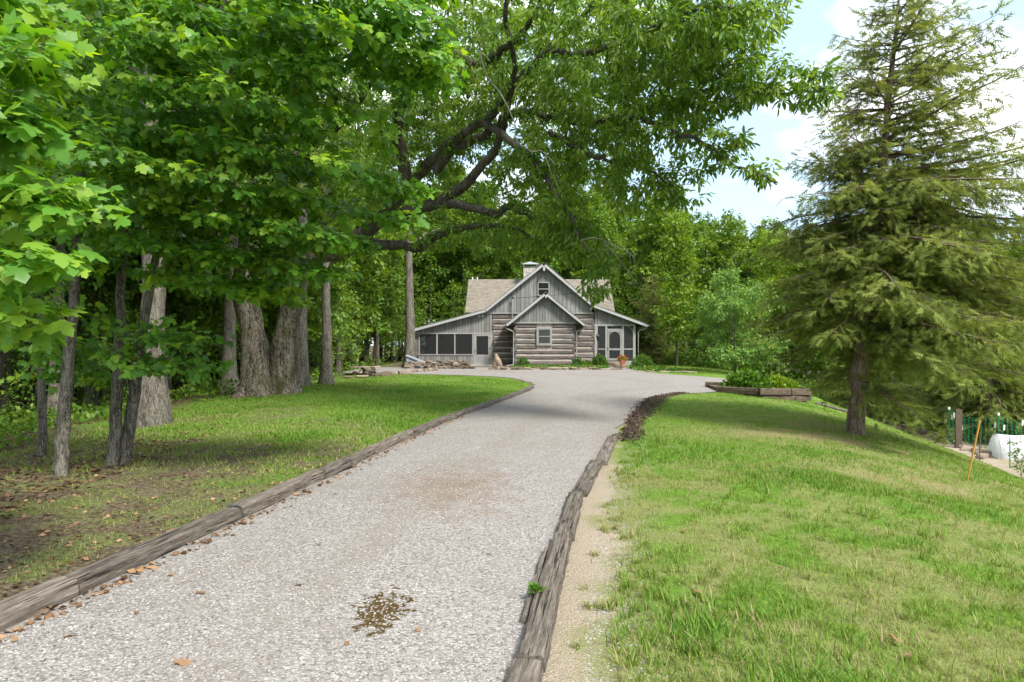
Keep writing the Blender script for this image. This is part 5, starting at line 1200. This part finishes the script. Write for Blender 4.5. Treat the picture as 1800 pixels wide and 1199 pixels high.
MB().tube([(0, 0, 1.8), (0, 0, 2.05)], [0.07, 0.11], 6).build('lantern_glass', M['glass'], lamp)
MB().tube([(0, 0, 2.05), (0, 0, 2.07), (0, 0, 2.2), (0, 0, 2.26)], [0.14, 0.14, 0.03, .012], 6).build('lantern_cap', M['iron'], lamp)
# low flowers, one ground cover each bed
def flower_bed(name, x0, x1, y0, y1, n, seed, tints, label):
    rg = np.random.default_rng(seed); x = rg.uniform(x0, x1, n); y = rg.uniform(y0, y1, n); z = 0.02 + rg.random(n) * 0.17 * (0.4 + fbm(x, y, 1.6, 2))
    P = np.stack([x, y, z], -1); TT, NN = frames(rg.normal(0, .5, (n, 3)) + np.array([0, 0, .7]), rg.normal(0, .6, (n, 3)) + np.array([0, -.3, .6]))
    V, F, t = scatter(P, TT, NN, rg.uniform(.06, .13, n), LEAF_V, LEAF_F, np.clip(rg.normal(.6, .25, n), 0, 1))
    o = link(name, mesh_np(name, V, F, False, {'tint': t}), None, M['box_leaf']); tag(o, label[0], 'plants', kind='stuff')
    m_ = n // 22; P2 = np.stack([rg.uniform(x0, x1, m_), rg.uniform(y0, y1, m_), rg.uniform(.08, .2, m_)], -1); TT, NN = frames(rg.normal(0, 1, (m_, 3)), rg.normal(0, .4, (m_, 3)) + np.array([0, -.4, .8]))
    V, F, t = scatter(P2, TT, NN, rg.uniform(.05, .10, m_), LEAF_V, LEAF_F, rg.choice(tints, m_)); o = link('flowers', mesh_np('flowers', V, F, False, {'tint': t}), None, M['flower']); tag(o, label[1], 'flowers', kind='stuff')
flower_bed('bed_plants', 0.0, 5.9, 42.0, 44.4, 3400, 1, [0.0, .1, .5, .9], ('low leafy plants of the flower bed in front of the log ell', 'small red and yellow flowers in front of the log ell'))
flower_bed('bed_plants', 7.3, 9.4, 38.8, 42.0, 1500, 3, [0.5, .7, .9], ('low leafy plants right by the large clipped shrub', 'small yellow flowers by the large clipped shrub'))

# ------------------------------------------------------------------ garden beyond the crest
stk_b = ground_under(1698, 846, 7); stake = MB(stk_b).tube([stk_b + Vector((0, 0, -.1)), px(1722, 742, stk_b.y), px(1723, 738, stk_b.y)], [0.012, 0.015, 0.009], 8).build('garden_stake', M['stake']); stake.location = stk_b
tag(stake, 'leaning yellow-brown wooden stake stuck in the grass slope', 'stake')
fence = empty('net_fence', on_ground(16.9, 26), 'green plastic net fence with thin posts around the vegetable garden', 'fence')
FO = fence.location
corner = [(16.9, 26.4), (17.6, 24.7), (18.9, 23.8), (20.6, 22.6), (22.4, 21.6)]
tops = []
for k, (x, y) in enumerate(corner):
    g = on_ground(x, y); hgt = 1.35 if k < 3 else 1.2
    MB(FO).tube([g + Vector((0, 0, -.1)), g + Vector((0, 0, hgt))], 0.018, 6).build('post', M['green_post'], fence); tops.append((g, hgt))
    MB(FO).box(x - .03, x + .03, y - .03, y + .03, g.z + hgt, g.z + hgt + .09).build('post_cap', M['white'], fence)
for k, ((g0, h0), (g1, h1)) in enumerate(zip(tops[:-1], tops[1:])):
    mb = MB(FO); n = 12
    for i in range(n + 1):
        a = g0.lerp(g1, i / n); hh = (h0 + (h1 - h0) * i / n) * (1 - .16 * math.sin(math.pi * i / n)); mb.beam(a, a + Vector((0, 0, hh)), 0.012, 0.012, up=(0, 1, 0.01))
    for j in range(12):
        for i in range(n):
            f = j / 11; pa = g0.lerp(g1, i / n) + Vector((0, 0, f * (h0 + (h1 - h0) * i / n) * (1 - .16 * math.sin(math.pi * i / n)))); pb = g0.lerp(g1, (i + 1) / n) + Vector((0, 0, f * (h0 + (h1 - h0) * (i + 1) / n) * (1 - .16 * math.sin(math.pi * (i + 1) / n))))
            mb.beam(pa, pb, 0.011, 0.011)
    mb.build('net', M['net'], fence)
for k in range(14):
    seg = k % 4; g = tops[seg][0].lerp(tops[seg + 1][0], random.random()); z = g.z + random.uniform(.2, 1.1)
    MB(FO).add([(g.x - .03, g.y - .05, z), (g.x + .03, g.y - .05, z + .01), (g.x + .035, g.y - .06, z + .2), (g.x - .02, g.y - .05, z + .2)], [(0, 1, 2, 3)]).build('white_tag', M['white'], fence)
gate = on_ground(16.75, 25.6)
MB(FO).box(gate.x - .12, gate.x + .12, gate.y - .03, gate.y + .03, gate.z, gate.z + 1.45).build('gate_board', M['old_timber'], fence)
for k, (x, y, h, m_, lab) in enumerate([(15.9, 21.8, 1.0, 'green_post', 'thin green plant stake by the tan garden path'), (15.2, 22.2, 1.15, 'old_timber', 'rusty brown plant stake by the tan garden path'), (17.6, 22.4, .9, 'green_post', 'thin green plant stake in front of the net fence')]):
    g = on_ground(x, y); o = MB(g).tube([g + Vector((0, 0, -.1)), g + Vector((.02 * k, 0, h))], 0.016, 6).build('plant_stake', M[m_]); o.location = g; tag(o, lab, 'stake')
# low white tunnel over hoops
tg_ = on_ground(18.0, 23.4); tun = empty('garden_tunnel', tg_, 'low white cloth tunnel over hoops beside the net fence', 'tunnel', None, -0.35)
nh, na = 10, 13; vs = []
for i in range(nh):
    x = -1.2 + i * 0.55
    for j in range(na):
        a = math.pi * j / (na - 1); rr = 0.72 * (1 - 0.03 * (i % 2)); vs.append((x + (0.10 * (1 - math.sin(a)) * -1 if i == 0 else 0), -rr * 0.95 * math.cos(a) + random.uniform(-.015, .015), rr * 1.15 * math.sin(a) + random.uniform(-.015, .015)))
fs = [(i * na + j, i * na + j + 1, (i + 1) * na + j + 1, (i + 1) * na + j) for i in range(nh - 1) for j in range(na - 1)] + [tuple(range(na))]
MB().add(vs, fs).build('cloth', M['white'], tun, smoothf=True)
for i in range(0, nh, 2):
    x = -1.2 + i * 0.55; MB().tube([(x, -0.70 * math.cos(a), 0.84 * math.sin(a)) for a in np.linspace(0, math.pi, 11)], 0.012, 5).build('hoop', M['metal'], tun)
sg = on_ground(15.0, 20.1); sap = forest_mesh(71, 1.25, 0.018, 0.35, 0.5, 60, 22, 0.10, 'wood_leaf', 'dark_bark', tuft=.08, tint=(.35, .25)); place_tree(sap, sg, 0.3, 0.72, 'small dark-leaved fruit sapling in front of the white tunnel', None, 'fruit_sapling')
# flat stones along the garden path
ps = empty('path_stones', (15.8, 28, -2.2), 'row of dark flat stones edging the tan garden path at the wood', 'stones')
it = []
for k in range(26):
    t = k / 25; y = 23.5 + 14 * t; x = float(np.interp(y, [p[1] for p in PATH], [p[0] for p in PATH])) + 0.75 + random.uniform(-.15, .15); it.append((x, y, zf(x, y) - .02, random.uniform(.5, 1.0), random.uniform(.4, .7), .14, random.uniform(0, 3)))
stones(ps, it)

# ------------------------------------------------------------------ turf, weeds, litter, pebbles
def blades(n, xr_, yr_, seed, hgt, wid, power=1.0, kind='right', dens=1.0, tuft=0.0, off=0.0, flat=False, strip=False):
    rg = np.random.default_rng(seed)
    u = rg.random(n * 3); a, b_ = yr_; y = (a ** (1 - power) + u * (b_ ** (1 - power) - a ** (1 - power))) ** (1 / (1 - power)) if power != 1 else a * (b_ / a) ** u
    x = rg.uniform(0, 1, n * 3) * (np.interp(y, xr_[0], xr_[2]) - np.interp(y, xr_[0], xr_[1])) + np.interp(y, xr_[0], xr_[1])
    if tuft:
        k = max(1, int(len(x) / tuft)); ci = rg.integers(0, k, len(x)); cx = x[:k]; cy = y[:k]; r_ = np.abs(rg.normal(0, .035, len(x))) ; an = rg.uniform(0, 6.28, len(x))
        x = cx[ci] + r_ * np.cos(an); y = cy[ci] + r_ * np.sin(an)
    tf_, dr_, sd, wd = masks(x, y)
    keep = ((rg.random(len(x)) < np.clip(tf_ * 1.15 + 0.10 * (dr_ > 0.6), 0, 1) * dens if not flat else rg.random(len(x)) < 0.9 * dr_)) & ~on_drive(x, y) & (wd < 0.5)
    if strip: keep = (x > xr(y) + 0.2) & (vnoise(x * 3.1, y * 3.1) > 0.5)
    x, y, tf_ = x[keep][:n], y[keep][:n], tf_[keep][:n]; m_ = len(x)
    P = np.stack([x, y, zfun(x, y) - 0.004], -1)
    ang = rg.uniform(0, 6.28, m_); lean = rg.uniform(0.05, 0.75, m_) if not flat else rg.uniform(2.5, 9, m_)
    TT = np.stack([np.cos(ang) * lean, np.sin(ang) * lean, np.ones(m_)], -1); NN = np.stack([np.cos(ang), np.sin(ang), -0.2 * np.ones(m_)], -1) + rg.normal(0, .3, (m_, 3)); TT, NN = frames(TT, NN)
    nb = fbm(x, y, 0.8, 3); ti = np.clip(0.52 + off + 0.75 * (nb - 0.5) + 0.25 * (tf_ - .5) + rg.normal(0, 0.16, m_) - (rg.random(m_) < 0.16 * (1.2 - tf_)) * 0.6, 0, 1)
    S = hgt * rg.uniform(0.45, 1.25, m_) * (0.6 + 0.8 * nb)
    return P, TT, NN, S, ti
w_ = None
BL3_V = lambda w: [(-w, 0, 0), (w, 0, 0), (w * .8, .55, .06), (-w * .8, .55, .06), (0, 1, .28)]
BL3_F = [(0, 1, 2, 3), (3, 2, 4)]
BL1_V = lambda w: [(-w, 0, 0), (w, 0, 0), (0, 1, .15)]
BL1_F = [(0, 1, 2)]
def grass(name, label, parts):
    Vs = []; Fq = []; Ft = []; Ts = []; n = 0
    for (P, TT, NN, S, ti), tv, tf_ in parts:
        V, F, t = scatter(P, TT, NN, S, tv, tf_, ti); Vs.append(V); Ts.append(t)
        for f in F: (Fq if f.shape[1] == 4 else Ft).append(f + n)
        n += len(V)
    fl = ([np.concatenate(Fq)] if Fq else []) + ([np.concatenate(Ft)] if Ft else [])
    tag(link(name, mesh_np(name, np.concatenate(Vs), fl, False, {'tint': np.concatenate(Ts)}), None, M['grass']), label, 'grass', kind='stuff')
XR = ([2, 4, 8, 12, 20, 26, 40], [0.3, 0.6, 1.2, 2.0, 4.0, 6, 7], [4.6, 6.4, 9.5, 12.5, 16, 18, 15])
grass('slope_grass', 'patchy tufted grass on the open slope beside the drive', [
    (blades(105000, XR, (2.6, 9), 1, 0.060, 0.035, 1.6, tuft=18, off=-0.05), BL3_V(0.040), BL3_F),
    (blades(10000, XR, (3.2, 9), 6, 0.11, 0.03, 1.6, tuft=30, dens=.8, off=0.05), BL3_V(0.034), BL3_F),
    (blades(3200, ([2, 4, 8, 13], [.25, .35, 1.1, 2.0], [.7, 1.1, 1.8, 2.8]), (3.0, 13), 9, 0.07, .03, 1.3, tuft=40, strip=True), BL3_V(0.05), BL3_F),
    (blades(40000, XR, (3.0, 11), 8, 0.07, 0.03, 1.5, off=-0.5, flat=True), BL1_V(0.045), BL1_F),
    (blades(100000, XR, (8, 26), 2, 0.06, 0.06, 1.2, tuft=9, off=-0.04), BL1_V(0.085), BL1_F)])
XL = ([2, 6, 10, 16, 24, 30, 37], [-7, -8, -9, -9.5, -9.8, -9.2, -8.6], [-3.2, -2.8, -2.2, -1.1, .5, .5, -6])
grass('mown_grass', 'short green grass of the mown lawn under the oak', [
    (blades(30000, XL, (3.4, 12), 3, 0.055, 0.05, 1.4, tuft=10), BL1_V(0.075), BL1_F),
    (blades(85000, XL, (9, 37), 4, 0.06, 0.12, 0.9), BL1_V(0.17), BL1_F)])
XC = ([36, 40, 46, 54], [9.0, 8.2, 8.2, 8.5], [15.5, 14.5, 13, 12])
grass('court_grass', 'sunlit mown grass beyond the gravel court by the entry porch', [(blades(16000, XC, (36, 54), 5, 0.07, 0.2, 1.0), BL1_V(0.3), BL1_F)])

def flat_scatter(name, label, cat, n, region, size, tv, tf_, mat, seed, tint, lift=0.01, tilt=0.35, curl=None):
    rg = np.random.default_rng(seed); x, y = region(rg, n); m_ = len(x)
    z = np.where(on_drive(x, y), zdrive(x, y), zfun(x, y)) + lift
    ang = rg.uniform(0, 6.28, m_); TT = np.stack([np.cos(ang), np.sin(ang), rg.normal(0, .25, m_)], -1); NN = np.array([0, 0, 1.0]) + rg.normal(0, tilt, (m_, 3)); TT, NN = frames(TT, NN)
    V, F, t = scatter(np.stack([x, y, z], -1), TT, NN, size * rg.uniform(.55, 1.3, m_), tv, tf_, np.clip(tint[0] + rg.normal(0, tint[1], m_), 0, 1))
    return tag(link(name, mesh_np(name, V, F, False, {'tint': t}), None, M[mat]), label, cat, kind='stuff')
def reg_wood(rg, n):
    y = 4 * (50 / 4) ** rg.random(n * 2); x = np.interp(y, WOODX_Y, WOODX) + 2.4 - np.abs(rg.normal(0, 5, n * 2)) * (0.4 + y / 25)
    k = (x < xl(y) - 0.3); return x[k][:n], y[k][:n]
flat_scatter('leaf_litter', 'brown leaf litter over the bare soil under the maples', 'leaf litter', 12000, reg_wood, 0.075, LEAF_V, LEAF_F, 'litter', 21, (0.25, .25))
def reg_under(rg, n):
    y = 8 * (60 / 8) ** rg.random(n * 2); x = np.interp(y, WOODX_Y, WOODX) - 1.0 - np.abs(rg.normal(0, 7, n * 2)) * (0.35 + y / 22); k = fbm(x, y, .6, 2) > .42; return x[k][:n], y[k][:n]
def undergrowth(name, label, n, region, seed, mat, h=0.55):
    rg = np.random.default_rng(seed); x, y = region(rg, n); m_ = len(x); z = zfun(x, y) + rg.random(m_) ** 1.4 * h * (0.3 + 1.2 * fbm(x, y, .8, 2))
    TT, NN = frames(rg.normal(0, 1, (m_, 3)) + np.array([0, 0, -.1]), rg.normal(0, .45, (m_, 3)) + np.array([0, -.2, .8]))
    V, F, t = scatter(np.stack([x, y, z], -1), TT, NN, (0.08 + 0.003 * y) * rg.uniform(.6, 1.3, m_), LEAF_V, LEAF_F, np.clip(rg.normal(.5, .25, m_), 0, 1))
    tag(link(name, mesh_np(name, V, F, False, {'tint': t}), None, M[mat]), label, 'undergrowth', kind='stuff')
undergrowth('undergrowth', 'low leafy undergrowth on the floor of the shaded woods', 26000, reg_under, 22, 'wood_leaf')
def reg_r(rg, n):
    y = rg.uniform(17, 60, n * 2); x = RWX(y) - 0.6 + np.abs(rg.normal(0, 3.0, n * 2)); return x[:n], y[:n]
undergrowth('undergrowth', 'leafy brush along the wood edge past the garden path', 22000, reg_r, 23, 'wood_leaf', 1.1)
# loose stones on the drive
def reg_drive(rg, n):
    y = 2.6 * (14 / 2.6) ** (rg.random(n) ** 1.15); t = rg.random(n); x = xl(y) + 0.06 + (xr(y) - xl(y) - .1) * t; return x, y
PEB_V = [(0, 0, .36), (.5, 0, .02), (.1, .45, .05), (-.45, .2, 0), (-.35, -.35, .04), (.25, -.42, .0)]; PEB_F = [(0, 1, 2), (0, 2, 3), (0, 3, 4), (0, 4, 5), (0, 5, 1)]
def peb_mat():
    m, n, l, b = newmat('pebble'); r = ramp(n, [(0, (0.11, 0.096, 0.088)), (0.4, (0.205, 0.190, 0.176)), (1, (0.38, 0.365, 0.348))]); l.new(attr(n, 'tint'), r.inputs['Fac']); l.new(r.outputs['Color'], b.inputs['Base Color']); b.inputs['Roughness'].default_value = .9; return m
M['pebble'] = peb_mat()
flat_scatter('gravel_stones', 'loose pale crushed stones on the drive', 'gravel', 40000, reg_drive, 0.018, PEB_V, PEB_F, 'pebble', 31, (0.5, .24), -0.002, 0.25)
def reg_sand(rg, n):
    y = 2.6 * (13 / 2.6) ** rg.random(n); x = xr(y) + 0.26 + np.abs(rg.normal(0, .28, n)); return x, y
flat_scatter('sand_stones', 'small tan stones on the sandy strip beside the timbers', 'gravel', 9000, reg_sand, 0.018, PEB_V, PEB_F, 'pebble', 32, (0.5, .3), -0.004, 0.25)
def reg_verge(rg, n):
    y = 3.6 * (15 / 3.6) ** rg.random(n); x = xl(y) - 0.3 - np.abs(rg.normal(0, 2.6, n)); return x, y
flat_scatter('verge_litter', 'scattered dry leaf scraps on the bare verge beside the timbers', 'leaf litter', 2600, reg_verge, 0.05, LEAF_V, LEAF_F, 'litter', 37, (0.45, .35), 0.012, 0.5)
def reg_edge(rg, n):
    y = 3.0 * (16 / 3.0) ** rg.random(n); return xl(y) + 0.05 + np.abs(rg.normal(0, .09, n)), y
flat_scatter('edge_litter', 'dry leaf scraps gathered along the timbers on the lawn side of the drive', 'leaf litter', 420, reg_edge, 0.06, LEAF_V, LEAF_F, 'litter', 36, (0.55, .3), 0.012, 0.5)
# dark mulch strip where the timbers end
def mulch_region(rg, n):
    y = rg.uniform(11.9, 22.9, n); c = np.interp(y, [11.9, 13, 15, 17, 19, 21, 22.2, 22.9], [2.02, 2.30, 2.72, 3.3, 3.85, 4.5, 5.2, 5.7]); w = np.interp(y, [11.9, 12.6, 14, 15.5, 19, 22.9], [.15, .24, .13, .18, .30, .22]); x = c + rg.normal(0, .5, n) * w; return x, y
CHIP_V = [(-.16, 0, 0), (.16, 0, 0), (.12, 1, .05), (-.12, 1, 0), (0, .5, .22)]; CHIP_F = [(0, 1, 4), (1, 2, 4), (2, 3, 4), (3, 0, 4)]
M['mulch'] = leaf_mat('mulch', (0.014, 0.010, 0.008), (0.042, 0.029, 0.022), (0.12, 0.085, 0.062), 0.0, 0.9, 0.1)
flat_scatter('mulch', 'dark brown wood mulch strip between the gravel and the grass', 'mulch', 9000, mulch_region, 0.065, CHIP_V, CHIP_F, 'mulch', 33, (0.5, .3), 0.012, 0.3)
# single fallen leaves
def fallen_mesh(seed):
    rg = np.random.default_rng(seed); k = 16; vs = [(0, 0, 0.02)]
    for i in range(k):
        a = 2 * math.pi * i / k; r_ = (1.0 if i % 2 == 0 else 0.58) * (0.55 + .45 * abs(math.cos(a))) * rg.uniform(.85, 1.1); vs.append((r_ * math.cos(a), r_ * math.sin(a) * .8, 0.30 * (r_ * math.sin(a)) ** 2 + rg.normal(0, .05)))
    me = mesh_np('leaf', np.array(vs), [np.array([(0, i + 1, (i + 1) % k + 1) for i in range(k)])], False, {'tint': np.full(k + 1, rg.uniform(.25, .9))}); me.materials.append(M['litter']); return me
FM = [fallen_mesh(i) for i in range(6)]
fl_d = [(395, 935, 1), (425, 925, 1.2), (410, 945, 1), (352, 1052, 1.1), (322, 1185, 1.5), (590, 875, .8), (860, 985, .7), (525, 1045, .8), (560, 970, .7), (735, 1120, .7), (690, 1045, .6), (120, 1132, .9), (180, 1050, .8), (930, 915, .6), (240, 1090, .8), (300, 1020, .9), (610, 1150, .7), (470, 905, .8)]
fl_g = [(1225, 1050, 1.5), (1205, 940, 1.1), (1575, 1140, 1.3), (1085, 935, 1.1), (1592, 870, .9), (1160, 775, .8), (1270, 1015, .7), (1600, 1170, 1.1), (1220, 985, .7), (1370, 1010, .6)]
for lst, lab, grp in ((fl_d, 'curled orange-brown fallen leaf lying on the gravel drive', 'fallen leaves on the drive'), (fl_g, 'curled tan fallen leaf lying in the slope grass', 'fallen leaves in the grass')):
    for u, v, s in lst:
        g = ground_under(u, v, 2.5); o = link('fallen_leaf', random.choice(FM)); z = float(zdrive(np.array([g.x]), np.array([g.y]))[0]) if lst is fl_d else g.z + 0.03
        o.location = (g.x, g.y, z + 0.008); k = 0.045 * s; o.scale = (k, k, k); o.rotation_euler = (random.uniform(-.25, .25), random.uniform(-.25, .25), random.uniform(0, 6.28)); tag(o, lab, 'leaf', grp)
# a weed in the split timber
wd = empty('weed', (0.16, 4.55, 0.07), 'small green weed sprouting from the split timber beside the sandy strip', 'weed')
rgw = np.random.default_rng(5); n = 60; d = norm(rgw.normal(0, 1, (n, 3))); d[:, 2] = np.abs(d[:, 2]) + .2
TT, NN = frames(d, rgw.normal(0, .5, (n, 3)) + np.array([0, 0, .8])); V, F, t = scatter(d * rgw.uniform(.005, .05, (n, 1)), TT, NN, rgw.uniform(.02, .05, n), LEAF_V, LEAF_F, rgw.uniform(.4, .9, n))
link('foliage', mesh_np('foliage', V, F, False, {'tint': t}), wd, M['box_leaf'])
